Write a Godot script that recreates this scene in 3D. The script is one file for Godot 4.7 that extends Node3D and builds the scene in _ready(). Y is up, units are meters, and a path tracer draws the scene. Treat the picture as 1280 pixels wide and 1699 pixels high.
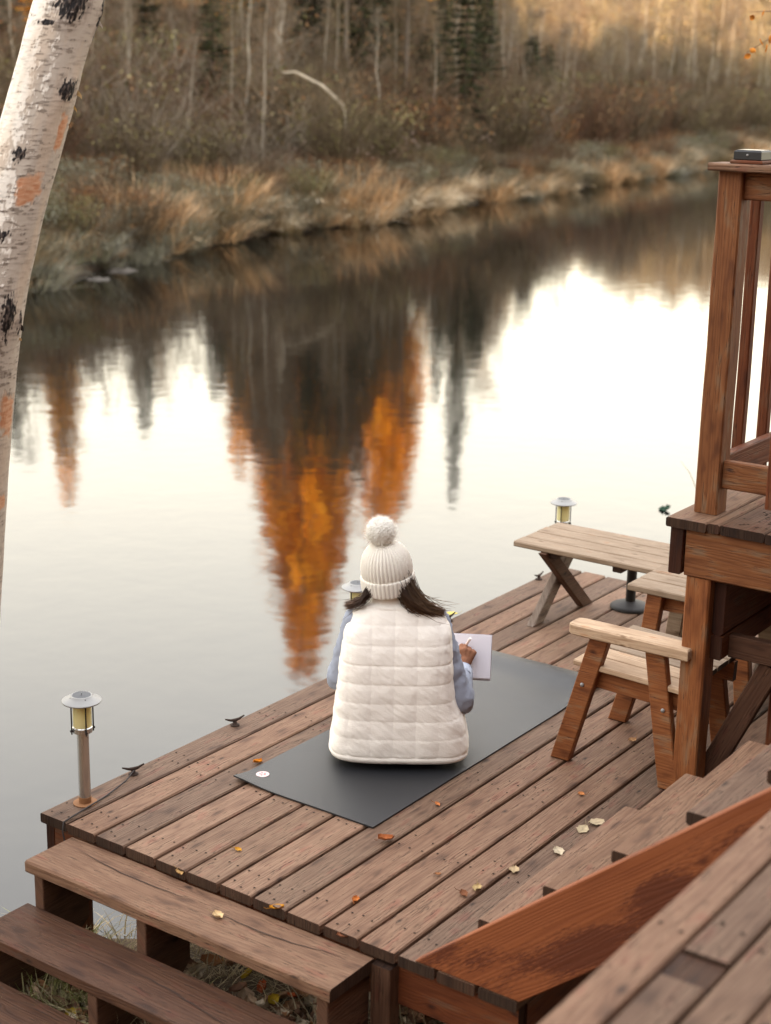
extends Node3D
# River dock in late autumn. Deck axes: u across the boards (+x), v along them (-z), height y; metres, lower deck top at y = 0.

const WATER := -0.6
var rng := RandomNumberGenerator.new()
var taken := {}
var M := {}
var far_noise := FastNoiseLite.new()

func P(u: float, v: float, h: float) -> Vector3:
	return Vector3(u, h, -v)

func lin(r: float, g: float, b: float) -> Color:
	return Color(r, g, b).linear_to_srgb()

# ---------------------------------------------------------------- mesh buffer
class Buf:
	var v := PackedVector3Array()
	var n := PackedVector3Array()
	var t := PackedVector2Array()
	var c := PackedColorArray()
	var i := PackedInt32Array()
	func vert(p: Vector3, nn: Vector3, uv := Vector2.ZERO, col := Color.WHITE) -> int:
		v.push_back(p); n.push_back(nn); t.push_back(uv); c.push_back(col)
		return v.size() - 1
	func face(a: int, b: int, d: int) -> void:   # counter-clockwise seen from outside
		i.push_back(a); i.push_back(d); i.push_back(b)
	func tri(a: Vector3, b: Vector3, d: Vector3, col := Color.WHITE) -> void:
		var nn := (b - a).cross(d - a).normalized()
		face(vert(a, nn, Vector2(0, 0), col), vert(b, nn, Vector2(1, 0), col), vert(d, nn, Vector2(0, 1), col))
	func quad(a: Vector3, b: Vector3, d: Vector3, e: Vector3, ua := Vector2.ZERO, ub := Vector2.RIGHT, ud := Vector2.ONE, ue := Vector2.DOWN, col := Color.WHITE) -> void:
		var nn := (b - a).cross(d - a) + (d - a).cross(e - a)
		nn = nn.normalized()
		var k := vert(a, nn, ua, col)
		vert(b, nn, ub, col); vert(d, nn, ud, col); vert(e, nn, ue, col)
		face(k, k + 1, k + 2); face(k, k + 2, k + 3)
	# a smooth grid of rows x cols points already pushed in row order from index first; wraps round if closed
	func grid(first: int, rows: int, cols: int, closed: bool) -> void:
		var last := cols if closed else cols - 1
		for r in rows - 1:
			for k in last:
				var a := first + r * cols + k
				var b := first + r * cols + (k + 1) % cols
				face(a, b, b + cols); face(a, b + cols, a + cols)
	func smooth(first: int) -> void:
		var acc := PackedVector3Array()
		acc.resize(v.size())
		for k in range(0, i.size(), 3):
			var a := i[k]; var d := i[k + 1]; var b := i[k + 2]
			if a < first: continue
			var nn := (v[b] - v[a]).cross(v[d] - v[a])
			acc[a] += nn; acc[b] += nn; acc[d] += nn
		for k in range(first, v.size()):
			n[k] = acc[k].normalized() if acc[k].length() > 1e-12 else Vector3.UP
	func tube(pts: Array, radii: Array, sides: int, col := Color.WHITE, col2 = null, caps := true, vs := 1.0) -> void:
		var first := v.size()
		var d0: Vector3 = (pts[1] - pts[0]).normalized()
		var x := d0.cross(Vector3.UP if absf(d0.y) < 0.9 else Vector3.RIGHT).normalized()
		var run := 0.0
		for k in pts.size():
			var d: Vector3 = (pts[mini(k + 1, pts.size() - 1)] - pts[maxi(k - 1, 0)]).normalized()
			x = (x - d * x.dot(d)).normalized()
			var y := d.cross(x)
			if k > 0: run += (pts[k] - pts[k - 1]).length()
			var cc: Color = col if col2 == null else col.lerp(col2, float(k) / (pts.size() - 1))
			for s in sides + 1:
				var a := TAU * s / sides
				var nn := x * cos(a) + y * sin(a)
				vert(pts[k] + nn * radii[k], nn, Vector2(float(s) / sides, run * vs), cc)
		for k in pts.size() - 1:
			for s in sides:
				var a := first + k * (sides + 1) + s
				face(a, a + 1, a + sides + 2); face(a, a + sides + 2, a + sides + 1)
		if caps:
			for e in [0, pts.size() - 1]:
				if radii[e] < 0.001: continue
				var dd: Vector3 = (pts[0] - pts[1]).normalized() if e == 0 else (pts[e] - pts[e - 1]).normalized()
				var m := vert(pts[e], dd, Vector2.ZERO, col)
				var k0 := v.size()
				for s in sides: vert(v[first + e * (sides + 1) + s], dd, Vector2.ZERO, col)
				for s in sides:
					if e == 0: face(m, k0 + (s + 1) % sides, k0 + s)
					else: face(m, k0 + s, k0 + (s + 1) % sides)
	func lathe(profile: Array, sides: int, at := Vector3.ZERO, col := Color.WHITE) -> void:   # [radius, height] from bottom to top
		var first := v.size()
		for q in profile:
			for s in sides:
				var a := TAU * s / sides
				vert(at + Vector3(cos(a) * q[0], q[1], -sin(a) * q[0]), Vector3.UP, Vector2(float(s) / sides, q[1]), col)
		grid(first, profile.size(), sides, true)
		smooth(first)
	func lathe_hard(profile: Array, sides: int, at := Vector3.ZERO, col := Color.WHITE) -> void:
		for k in profile.size() - 1:
			lathe([profile[k], profile[k + 1]], sides, at, col)
	func mesh() -> ArrayMesh:
		var a := []
		a.resize(Mesh.ARRAY_MAX)
		a[Mesh.ARRAY_VERTEX] = v; a[Mesh.ARRAY_NORMAL] = n; a[Mesh.ARRAY_TEX_UV] = t; a[Mesh.ARRAY_COLOR] = c; a[Mesh.ARRAY_INDEX] = i
		var m := ArrayMesh.new()
		m.add_surface_from_arrays(Mesh.PRIMITIVE_TRIANGLES, a)
		return m

# ---------------------------------------------------------------- naming
func numbered(called: String) -> String:
	var k: int = taken.get(called, 0)
	taken[called] = k + 1
	return called if k == 0 else "%s_%03d" % [called, k]

func tag(o: Node3D, label: String, category := "", group := "", kind := "") -> Node3D:
	if label: o.set_meta("label", label)
	if category: o.set_meta("category", category)
	if group: o.set_meta("group", group)
	if kind: o.set_meta("kind", kind)
	return o

func thing(called: String, at: Vector3, label: String, category: String, group := "") -> Node3D:
	var o := Node3D.new()
	o.name = numbered(called)
	add_child(o)
	o.position = at
	return tag(o, label, category, group)

func part_name(parent: Node, called: String) -> String:
	var k := 0
	var nm := called
	while parent.has_node(NodePath(nm)):
		k += 1
		nm = "%s_%03d" % [called, k]
	return nm

func put(called: String, m: Mesh, mat: Material, parent: Node3D = null) -> MeshInstance3D:
	var o := MeshInstance3D.new()
	o.mesh = m
	o.material_override = mat
	if parent == null:
		o.name = numbered(called)
		add_child(o)
	else:
		o.name = part_name(parent, called)
		parent.add_child(o, true)
	return o

func emit(called: String, b: Buf, mat: Material, parent: Node3D = null) -> MeshInstance3D:
	return put(called, b.mesh(), mat, parent)

# ---------------------------------------------------------------- timber
func board_mesh(L: float, T: float, W: float, bevel := 0.004, wob := 0.0012, nseg := 3) -> ArrayMesh:
	var b := Buf.new()
	var off := Vector2(rng.randf() * 4.0, rng.randf() * 0.5)
	var pr := []
	var hy := T / 2; var hz := W / 2
	for q in [[hy, -hz + bevel], [hy, hz - bevel], [hy - bevel, hz], [-hy + bevel, hz], [-hy, hz - bevel], [-hy, -hz + bevel], [-hy + bevel, -hz], [hy - bevel, -hz]]:
		pr.append(Vector2(q[0], q[1]))
	var rings := []
	for k in nseg + 1:
		var ring := []
		var sy := rng.randf_range(-wob, wob); var sz := rng.randf_range(-wob, wob)
		for q in pr:
			ring.append(Vector3(-L / 2 + L * k / nseg, q.x + sy + rng.randf_range(-wob, wob) * 0.4, q.y + sz + rng.randf_range(-wob, wob) * 0.5))
		rings.append(ring)
	var s := 0.0
	for j in 8:
		var j2 := (j + 1) % 8
		var w: float = pr[j].distance_to(pr[j2])
		for k in nseg:
			var a: Vector3 = rings[k][j]; var a2: Vector3 = rings[k][j2]
			var e: Vector3 = rings[k + 1][j]; var e2: Vector3 = rings[k + 1][j2]
			var ux := (off.x + a.x) / 4.0; var ux2 := (off.x + e.x) / 4.0
			var v0 := (off.y + s) / 0.5; var v1 := (off.y + s + w) / 0.5
			b.quad(a, a2, e2, e, Vector2(ux, v0), Vector2(ux, v1), Vector2(ux2, v1), Vector2(ux2, v0))
		s += w
	for e in [0, nseg]:
		var nn := Vector3.LEFT if e == 0 else Vector3.RIGHT
		var first := b.v.size()
		for q in rings[e]: b.vert(q, nn, Vector2((off.x + q.y * 0.6) / 4.0, (off.y + q.z) / 0.5), Color(0.27, 0.24, 0.22))  # end grain tone with gap shade painted in
		for j in range(1, 7):
			if e == 0: b.face(first, first + j + 1, first + j)
			else: b.face(first, first + j, first + j + 1)
	return b.mesh()

func lay(o: Node3D, a: Vector3, b: Vector3, up := Vector3.UP) -> Node3D:
	var x := (b - a).normalized()
	var z := x.cross(up).normalized()
	o.transform = Transform3D(Basis(x, z.cross(x), z), (a + b) / 2)
	return o

# a sawn timber whose centre line runs from a to b; T is its size along up, W across
func board(called: String, parent: Node3D, a: Vector3, b: Vector3, T: float, W: float, mat: Material, up := Vector3.UP, bevel := 0.004, wob := 0.0012, nseg := 3) -> MeshInstance3D:
	var o := put(called, board_mesh(a.distance_to(b), T, W, bevel, wob, nseg), mat, parent)
	lay(o, a, b, up)
	return o

# a flat shape cut from a plank: poly in its own x/y plane, thickness along z
func cut_mesh(poly: PackedVector2Array, th: float, bevel := 0.003) -> ArrayMesh:
	var b := Buf.new()
	var off := Vector2(rng.randf() * 4.0, rng.randf() * 0.5)
	if Geometry2D.is_polygon_clockwise(poly): poly.reverse()
	var m := poly.size()
	var inn := PackedVector2Array()
	for k in m:
		var d1 := (poly[k] - poly[(k + m - 1) % m]).normalized()
		var d2 := (poly[(k + 1) % m] - poly[k]).normalized()
		var n1 := Vector2(-d1.y, d1.x); var n2 := Vector2(-d2.y, d2.x)
		inn.append(poly[k] + (n1 + n2) * bevel / maxf(0.3, 1.0 + n1.dot(n2)))
	var uv := func(q: Vector2, e: float) -> Vector2: return Vector2((off.x + q.x) / 4.0, (off.y + q.y + e) / 0.5)
	var hz := th / 2
	for k in m:
		var k2 := (k + 1) % m
		var a := poly[k]; var c := poly[k2]; var ai := inn[k]; var ci := inn[k2]
		var zb := hz - bevel
		b.quad(Vector3(a.x, a.y, -zb), Vector3(c.x, c.y, -zb), Vector3(c.x, c.y, zb), Vector3(a.x, a.y, zb), uv.call(a, 0.0), uv.call(c, 0.0), uv.call(c, th), uv.call(a, th))
		b.quad(Vector3(a.x, a.y, zb), Vector3(c.x, c.y, zb), Vector3(ci.x, ci.y, hz), Vector3(ai.x, ai.y, hz), uv.call(a, 0.0), uv.call(c, 0.0), uv.call(ci, 0.0), uv.call(ai, 0.0))
		b.quad(Vector3(c.x, c.y, -zb), Vector3(a.x, a.y, -zb), Vector3(ai.x, ai.y, -hz), Vector3(ci.x, ci.y, -hz), uv.call(c, 0.0), uv.call(a, 0.0), uv.call(ai, 0.0), uv.call(ci, 0.0))
	var tr := Geometry2D.triangulate_polygon(inn)
	for side in [1.0, -1.0]:
		var first := b.v.size()
		for q in inn: b.vert(Vector3(q.x, q.y, hz * side), Vector3(0, 0, side), uv.call(q, 0.0))
		for k in range(0, tr.size(), 3):
			var x := inn[tr[k]]; var y := inn[tr[k + 1]]; var z := inn[tr[k + 2]]
			var ccw := (y - x).cross(z - x) > 0
			if ccw == (side > 0): b.face(first + tr[k], first + tr[k + 1], first + tr[k + 2])
			else: b.face(first + tr[k], first + tr[k + 2], first + tr[k + 1])
	return b.mesh()

# ---------------------------------------------------------------- textures
func noise(sd: int, oct := 3, freq := 1.0) -> FastNoiseLite:
	var f := FastNoiseLite.new()
	f.seed = sd
	f.noise_type = FastNoiseLite.TYPE_SIMPLEX
	f.frequency = freq
	f.fractal_octaves = oct
	if oct == 1: f.fractal_type = FastNoiseLite.FRACTAL_NONE
	return f

# 4 m of timber along x, 0.5 m across y. Returns [colour, relief].
func wood_tex(sd: int, light: Color, mid: Color, dark: Color, worn: Color, worn_at: float, crackle: float, wear_edge := 2.5, broad := 1.0, W := 1024, H := 512) -> Array:
	var r := RandomNumberGenerator.new()
	r.seed = sd
	var n_warp := noise(sd, 2); var n_fib := noise(sd + 1, 2); var n_blot := noise(sd + 2, 3); var n_crack := noise(sd + 3, 2)
	var knots := []
	for k in 13: knots.append([r.randf() * W, r.randf() * H, r.randf_range(7, 17)])
	var col := PackedByteArray(); col.resize(W * H * 3)
	var hgt := PackedByteArray(); hgt.resize(W * H)
	var ys := 512.0 / H
	for x in W:
		var a := TAU * x / W
		var cx := cos(a); var sx := sin(a)
		for yy in H:
			var y := yy * ys
			var d := y + 30.0 * n_warp.get_noise_3d(cx * 0.5, sx * 0.5, y * 0.011)
			var kd := 0.0
			for k in knots:
				var dx: float = absf(x - k[0])
				dx = minf(dx, W - dx) * 1.8
				var dy: float = y - k[1]
				var q: float = (dx * dx + dy * dy) / (k[2] * k[2])
				if q < 9.0:
					d += exp(-q * 0.5) * 26.0
					kd = maxf(kd, exp(-q * 2.6))
			var ring := 0.5 + 0.5 * sin(d * 0.42)
			ring = ring * ring
			var fib := 0.5 + 0.5 * n_fib.get_noise_3d(cx * 1.7, sx * 1.7, y * 0.42)
			var blot := n_blot.get_noise_3d(cx * 2.6 * broad, sx * 2.6 * broad, y * 0.014 * broad)
			var cr := n_crack.get_noise_3d(cx * 0.9 + 7.0, sx * 0.9, y * 0.13)
			var crack := clampf((absf(cr) * -1.0 + 0.036) * 40.0, 0.0, 1.0) * clampf((blot + 0.1) * 4.0, 0.0, 1.0) * crackle
			var g := clampf(0.3 + 0.5 * (fib - 0.2) + 0.75 * blot - 0.22 * ring, 0.0, 1.0)
			var c := mid.lerp(light, g)
			var w := clampf((blot + (fib - 0.5) * 0.35 - worn_at) * wear_edge, 0.0, 1.0)
			if wear_edge > 5.0:   # flaking edge of the stain
				var flake := n_fib.get_noise_3d(cx * 16.0, sx * 16.0, y * 0.4)
				w = clampf((blot + 0.3 * flake + (fib - 0.5) * 0.35 - worn_at) * wear_edge, 0.0, 0.92)
			c = c.lerp(worn, w)
			c = c.lerp(dark, clampf(kd * 0.7 + crack * 0.85 + ring * 0.07 + clampf(-blot - 0.36, 0.0, 1.0) * 0.8, 0.0, 0.95))
			var k3 := (yy * W + x) * 3
			col[k3] = int(c.r * 255.0); col[k3 + 1] = int(c.g * 255.0); col[k3 + 2] = int(c.b * 255.0)
			hgt[yy * W + x] = int(clampf(0.62 + 0.22 * (fib - 0.5) - 0.16 * ring - crack * 0.55 - kd * 0.1, 0.0, 1.0) * 255.0)
	return [ImageTexture.create_from_image(Image.create_from_data(W, H, false, Image.FORMAT_RGB8, col)), ImageTexture.create_from_image(Image.create_from_data(W, H, false, Image.FORMAT_L8, hgt))]

func wood(tex: Array, tint: Color, rough := 0.78, relief := 0.35) -> StandardMaterial3D:
	var m := StandardMaterial3D.new()
	m.albedo_texture = tex[0]
	m.albedo_color = tint
	m.roughness = rough
	m.metallic_specular = 0.35
	m.vertex_color_use_as_albedo = true   # dark end grain, deepened with the shade of the deck front gap
	m.heightmap_enabled = true
	m.heightmap_texture = tex[1]
	m.heightmap_scale = relief
	return m

func plain(c: Color, rough := 0.8, spec := 0.4, metal := 0.0) -> StandardMaterial3D:
	var m := StandardMaterial3D.new()
	m.albedo_color = c.linear_to_srgb()
	m.roughness = rough
	m.metallic_specular = spec
	m.metallic = metal
	return m

func tinted(rough := 0.9, back := 0.0) -> StandardMaterial3D:   # colour comes from the vertices or the copies
	var m := StandardMaterial3D.new()
	m.vertex_color_use_as_albedo = true
	m.roughness = rough
	m.metallic_specular = 0.25
	if back > 0.0:
		m.backlight_enabled = true
		m.backlight = Color(back, back, back)
	return m

func noise_tex(sd: int, freq: float, w := 512, h := 512, as_normal := false, bump := 6.0, oct := 4) -> NoiseTexture2D:
	var t := NoiseTexture2D.new()
	t.width = w; t.height = h
	t.seamless = true
	t.noise = noise(sd, oct, freq)
	if as_normal:
		t.as_normal_map = true
		t.bump_strength = bump
	return t

func bark_tex() -> Array:   # birch: x once round the trunk (0.5 faces the deck), y 4 m up from the ground
	var W := 384; var H := 1536
	var col := PackedByteArray(); col.resize(W * H * 3)
	var hgt := PackedByteArray(); hgt.resize(W * H)
	var n1 := noise(71, 3); var n2 := noise(72, 2); var n3 := noise(73, 3); var n4 := noise(74, 2)
	# knots and scars: [across, metres up, half width, half height]; peeled patches likewise
	var scars := [[0.505, 3.49, 0.07, 0.06], [0.685, 3.44, 0.02, 0.085], [0.6, 3.2, 0.05, 0.033], [0.445, 2.985, 0.026, 0.022], [0.41, 3.42, 0.05, 0.008], [0.57, 2.46, 0.036, 0.075], [0.45, 2.72, 0.05, 0.018], [0.655, 2.42, 0.018, 0.035], [0.12, 3.0, 0.05, 0.05], [0.85, 2.2, 0.05, 0.04], [0.46, 1.2, 0.05, 0.05]]
	var peels := [[0.64, 3.06, 0.03, 0.07], [0.535, 2.87, 0.075, 0.055], [0.64, 2.12, 0.06, 0.08], [0.64, 1.8, 0.05, 0.03], [0.9, 2.6, 0.06, 0.1]]
	var white := Color(0.84, 0.805, 0.755); var grey := Color(0.67, 0.62, 0.565); var black := Color(0.1, 0.082, 0.075); var orange := Color(0.66, 0.43, 0.29)
	for yy in H:
		var up := 4.0 * (H - 1 - yy) / H
		for x in W:
			var s := float(x) / W
			var a := TAU * s
			var cx := cos(a); var sx := sin(a)
			var big := n1.get_noise_3d(cx * 0.9, sx * 0.9, up * 1.6)
			var lent := n2.get_noise_3d(cx * 1.8, sx * 1.8, up * 62.0)
			var rag := n4.get_noise_3d(cx * 2.5, sx * 2.5, up * 26.0)
			var fine := n3.get_noise_3d(cx * 9.0, sx * 9.0, up * 30.0)
			# outer white paper ends in a ragged edge; greyer inner bark beyond it
			var edge := (0.465 - s) * 11.0 + big * 1.1 + rag * 0.9 + fine * 0.7
			var paper := clampf(edge * 2.2, 0.0, 1.0)
			if s > 0.86: paper = clampf((big + 0.15 + rag * 0.3) * 5.0, 0.0, 1.0)
			var c := grey.lerp(white, paper)
			c = c.lerp(c * 0.86, clampf(lent * 1.6, 0.0, 1.0))
			c = c.lerp(Color(0.74, 0.65, 0.56), clampf((-big - 0.1) * 1.2, 0.0, 0.35))
			var rim := clampf(1.0 - absf(edge) * 9.0, 0.0, 1.0) * clampf(rag * 2.5 + 0.2, 0.0, 1.0)
			c = c.lerp(Color(0.36, 0.32, 0.28), rim * 0.4)
			if absf(edge + 0.25) < 0.75 and lent + 0.3 * rag > 0.14: c = c.lerp(Color(0.42, 0.37, 0.32), clampf((lent + 0.3 * rag - 0.2) * 4.0, 0.0, 0.55))
			if lent > 0.56 and fine > 0.12 and big > -0.1: c = c.lerp(Color(0.34, 0.29, 0.26), 0.7)
			var h := 0.5 + 0.12 * paper + 0.1 * lent * 0.5 + fine * 0.06
			for q in peels:
				var ex: float = (s - q[0]) / q[2]; var ey: float = (up - q[1]) / q[3]
				var e := pow(pow(absf(ex), 3.0) + pow(absf(ey), 3.0), 0.333) + 0.3 * rag + 0.3 * big + 0.12 * fine
				if e < 1.0:
					c = c.lerp(orange.lerp(Color(0.76, 0.58, 0.45), clampf(0.5 + lent + ex * 0.3, 0.0, 1.0)), clampf((1.0 - e) * 2.6, 0.0, 0.85))
					h -= 0.1
			for q in scars:
				var ex: float = (s - q[0]) / q[2]; var ey: float = (up - q[1]) / q[3]
				var e := sqrt(ex * ex + ey * ey) * 0.98 + 0.42 * rag + 0.5 * fine + 0.3 * n1.get_noise_3d(cx * 5.0, sx * 5.0, up * 7.0)
				if e < 1.0:
					c = c.lerp(black.lerp(Color(0.36, 0.31, 0.28), clampf(fine * 2.2 + 0.1, 0.0, 0.9)), clampf((1.0 - e) * 5.0, 0.0, 1.0))
					h += (0.3 * fine + 0.15) * clampf((1.0 - e) * 4.0, 0.0, 1.0)
				elif e < 1.9 and absf(ey) < 1.3:
					c = c.lerp(Color(0.44, 0.39, 0.35), (1.9 - e) * 0.75 * clampf(0.5 + rag * 2.0 + lent, 0.0, 1.0))
			var k3 := (yy * W + x) * 3
			col[k3] = int(c.r * 255.0); col[k3 + 1] = int(c.g * 255.0); col[k3 + 2] = int(c.b * 255.0)
			hgt[yy * W + x] = int(clampf(h, 0.0, 1.0) * 255.0)
	return [ImageTexture.create_from_image(Image.create_from_data(W, H, false, Image.FORMAT_RGB8, col)), ImageTexture.create_from_image(Image.create_from_data(W, H, false, Image.FORMAT_L8, hgt))]

# ---------------------------------------------------------------- bodies as a smooth field
# bones: [from, to, radius, radius, colour]; surface nets over the smooth minimum of the tapered capsules
func flesh(b: Buf, bones: Array, k: float, cell: float) -> void:
	var lo := Vector3(1e9, 1e9, 1e9); var hi := -lo
	for q in bones:
		var m: float = maxf(q[2], q[3]) + k + cell * 2.0
		for e in 2:
			lo = lo.min(q[e] - Vector3.ONE * m); hi = hi.max(q[e] + Vector3.ONE * m)
	var nx := int((hi.x - lo.x) / cell) + 2; var ny := int((hi.y - lo.y) / cell) + 2; var nz := int((hi.z - lo.z) / cell) + 2
	var f := PackedFloat32Array(); f.resize(nx * ny * nz); f.fill(1.0)
	var who := PackedByteArray(); who.resize(nx * ny * nz)
	var near := PackedFloat32Array(); near.resize(nx * ny * nz); near.fill(9.0)
	for bi in bones.size():
		var q: Array = bones[bi]
		var a: Vector3 = q[0]; var ba: Vector3 = q[1] - q[0]
		var ra: float = q[2]; var rb: float = q[3]
		var l2 := maxf(ba.length_squared(), 1e-9)
		var m := maxf(ra, rb) + k + cell * 2.0
		var l3: Vector3 = ((q[0] as Vector3).min(q[1]) - Vector3.ONE * m - lo) / cell
		var h3: Vector3 = ((q[0] as Vector3).max(q[1]) + Vector3.ONE * m - lo) / cell
		for z in range(maxi(0, int(l3.z)), mini(nz, int(h3.z) + 1)):
			for y in range(maxi(0, int(l3.y)), mini(ny, int(h3.y) + 1)):
				for x in range(maxi(0, int(l3.x)), mini(nx, int(h3.x) + 1)):
					var pa := lo + Vector3(x, y, z) * cell - a
					var t := clampf(pa.dot(ba) / l2, 0.0, 1.0)
					var d := (pa - ba * t).length() - lerpf(ra, rb, t)
					var at := (z * ny + y) * nx + x
					if d < near[at]:
						near[at] = d; who[at] = bi
					var o := f[at]
					var h := maxf(k - absf(o - d), 0.0) / k
					f[at] = minf(o, d) - h * h * k * 0.25
	var first := b.v.size()
	var ids := PackedInt32Array(); ids.resize(nx * ny * nz); ids.fill(-1)
	var step := [1, nx, nx * ny]
	for z in nz - 1:
		for y in ny - 1:
			for x in nx - 1:
				var at := (z * ny + y) * nx + x
				var inside := 0
				for c in 8:
					if f[at + (c & 1) + ((c >> 1) & 1) * nx + ((c >> 2) & 1) * nx * ny] < 0.0: inside += 1
				if inside == 0 or inside == 8: continue
				var s := Vector3.ZERO; var cnt := 0
				for ax in 3:
					for c in 4:
						var o1 := c & 1; var o2 := (c >> 1) & 1
						var p0 := Vector3i.ZERO
						p0[(ax + 1) % 3] = o1; p0[(ax + 2) % 3] = o2
						var i0: int = at + p0.x + p0.y * nx + p0.z * nx * ny
						var i1: int = i0 + step[ax]
						if (f[i0] < 0.0) != (f[i1] < 0.0):
							var pt := Vector3(p0)
							pt[ax] += f[i0] / (f[i0] - f[i1])
							s += pt; cnt += 1
				ids[at] = b.vert(lo + (Vector3(x, y, z) + s / cnt) * cell, Vector3.UP, Vector2.ZERO, bones[who[at]][4])
	for z in range(1, nz - 1):
		for y in range(1, ny - 1):
			for x in range(1, nx - 1):
				var at := (z * ny + y) * nx + x
				for ax in 3:
					var i1: int = at + step[ax]
					var neg := f[at] < 0.0
					if neg == (f[i1] < 0.0): continue
					var s1: int = step[(ax + 1) % 3]; var s2: int = step[(ax + 2) % 3]
					var q := [ids[at - s1 - s2], ids[at - s2], ids[at], ids[at - s1]]
					if q.has(-1): continue
					if neg: b.face(q[0], q[1], q[2]); b.face(q[0], q[2], q[3])
					else: b.face(q[0], q[2], q[1]); b.face(q[0], q[3], q[2])
	b.smooth(first)

# ---------------------------------------------------------------- the land
func bank_u(v: float) -> float:   # waterline of the far bank
	var t := [[-30, 6], [-12, -2], [5, -12], [13.3, -15.0], [18.6, -16.8], [24.3, -18.4], [28.9, -18.7], [33.4, -20.0], [43.5, -21.7], [50.3, -22.9], [62.2, -25.0], [80, -27.5], [100, -24], [125, -10]]
	for k in t.size() - 1:
		if v < t[k + 1][0] or k == t.size() - 2:
			return lerpf(t[k][1], t[k + 1][1], (v - t[k][0]) / float(t[k + 1][0] - t[k][0])) + 0.45 * far_noise.get_noise_1d(v * 9.0)
	return -20.0

func far_h(v: float, t: float) -> float:   # height of the land t metres behind that waterline
	var h := -1.3
	if t > -1.0:
		h = lerpf(-1.2, -0.12, smoothstep(-1.0, 0.9, t))
		h += 0.05 * clampf(t - 1.0, 0.0, 9.0) + 0.022 * clampf(t - 9.0, 0.0, 120.0)
		h += 0.16 * far_noise.get_noise_2d(v * 6.0, t * 6.0) * clampf(t, 0.0, 1.0)
	return h

func near_h(u: float, v: float) -> float:
	var s := (u - v + 0.22) * 0.7071
	var h := WATER + 0.14 * s
	if s < 0.0: h = WATER + 0.35 * s
	if s > 2.5: h = WATER + 0.35 + 0.09 * (s - 2.5)
	h += 21.0 * smoothstep(14.0, 44.0, 0.58 * u - 0.815 * v)   # bare hill added behind the viewer to keep the sun off the deck
	return maxf(h + 0.02 * far_noise.get_noise_2d(u * 60.0, v * 60.0), -2.0)

# ---------------------------------------------------------------- scene
func _ready() -> void:
	rng.seed = 20
	far_noise.seed = 5
	far_noise.noise_type = FastNoiseLite.TYPE_SIMPLEX
	far_noise.frequency = 0.01
	# camera: 54 mm equivalent, from the upper deck, tilted 15 degrees down
	var cam := Camera3D.new()
	cam.name = "camera"
	add_child(cam)
	cam.transform = Transform3D(Basis(Vector3(0.81413, 0.01831, -0.5804), Vector3(-0.16744, 0.96446, -0.20443), Vector3(0.55602, 0.26361, 0.78826)).orthonormalized(), P(4.0528, -3.5557, 2.6094))
	var lens := CameraAttributesPhysical.new()
	lens.frustum_focal_length = 36.40
	lens.frustum_focus_distance = 6.15
	lens.frustum_near = 0.05
	lens.frustum_far = 500.0
	lens.exposure_aperture = 1.7
	cam.attributes = lens
	cam.current = true
	# first sun behind the viewer: an added hill keeps it off the deck and the water, the tops of the far wood catch it
	var env := Environment.new()
	var sky := Sky.new()
	var sm := ProceduralSkyMaterial.new()
	sm.sky_top_color = Color(0.84, 0.845, 0.865)
	sm.sky_horizon_color = Color(1.0, 0.943, 0.785)
	sm.sky_curve = 0.22
	sm.ground_bottom_color = Color(0.18, 0.15, 0.12)
	sm.ground_horizon_color = Color(0.3, 0.27, 0.22)
	sm.sky_energy_multiplier = 1.25
	sm.sun_angle_max = 1.0
	sky.sky_material = sm
	env.background_mode = Environment.BG_SKY
	env.sky = sky
	env.tonemap_mode = Environment.TONE_MAPPER_LINEAR
	env.tonemap_exposure = 2.88
	env.sdfgi_enabled = true
	env.ssao_enabled = true
	env.ssil_enabled = true
	var we := WorldEnvironment.new()
	we.name = "world"
	we.environment = env
	add_child(we)
	var sun := DirectionalLight3D.new()
	sun.name = "sun"
	sun.light_energy = 1.4
	sun.light_angular_distance = 0.6
	sun.light_color = Color(1.0, 0.84, 0.66)
	sun.shadow_enabled = true
	add_child(sun)
	sun.look_at_from_position(P(5.2, -8.4, 1.4), P(0, 0, 0))
	materials()
	land()
	water()
	lower_deck()
	side_steps()
	staircase()
	upper_deck()
	walkway()
	railing()
	cottage()
	furniture()
	mat_and_person()
	lanterns()
	small_things()
	birch_by_the_steps()
	forest()
	litter()

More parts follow.
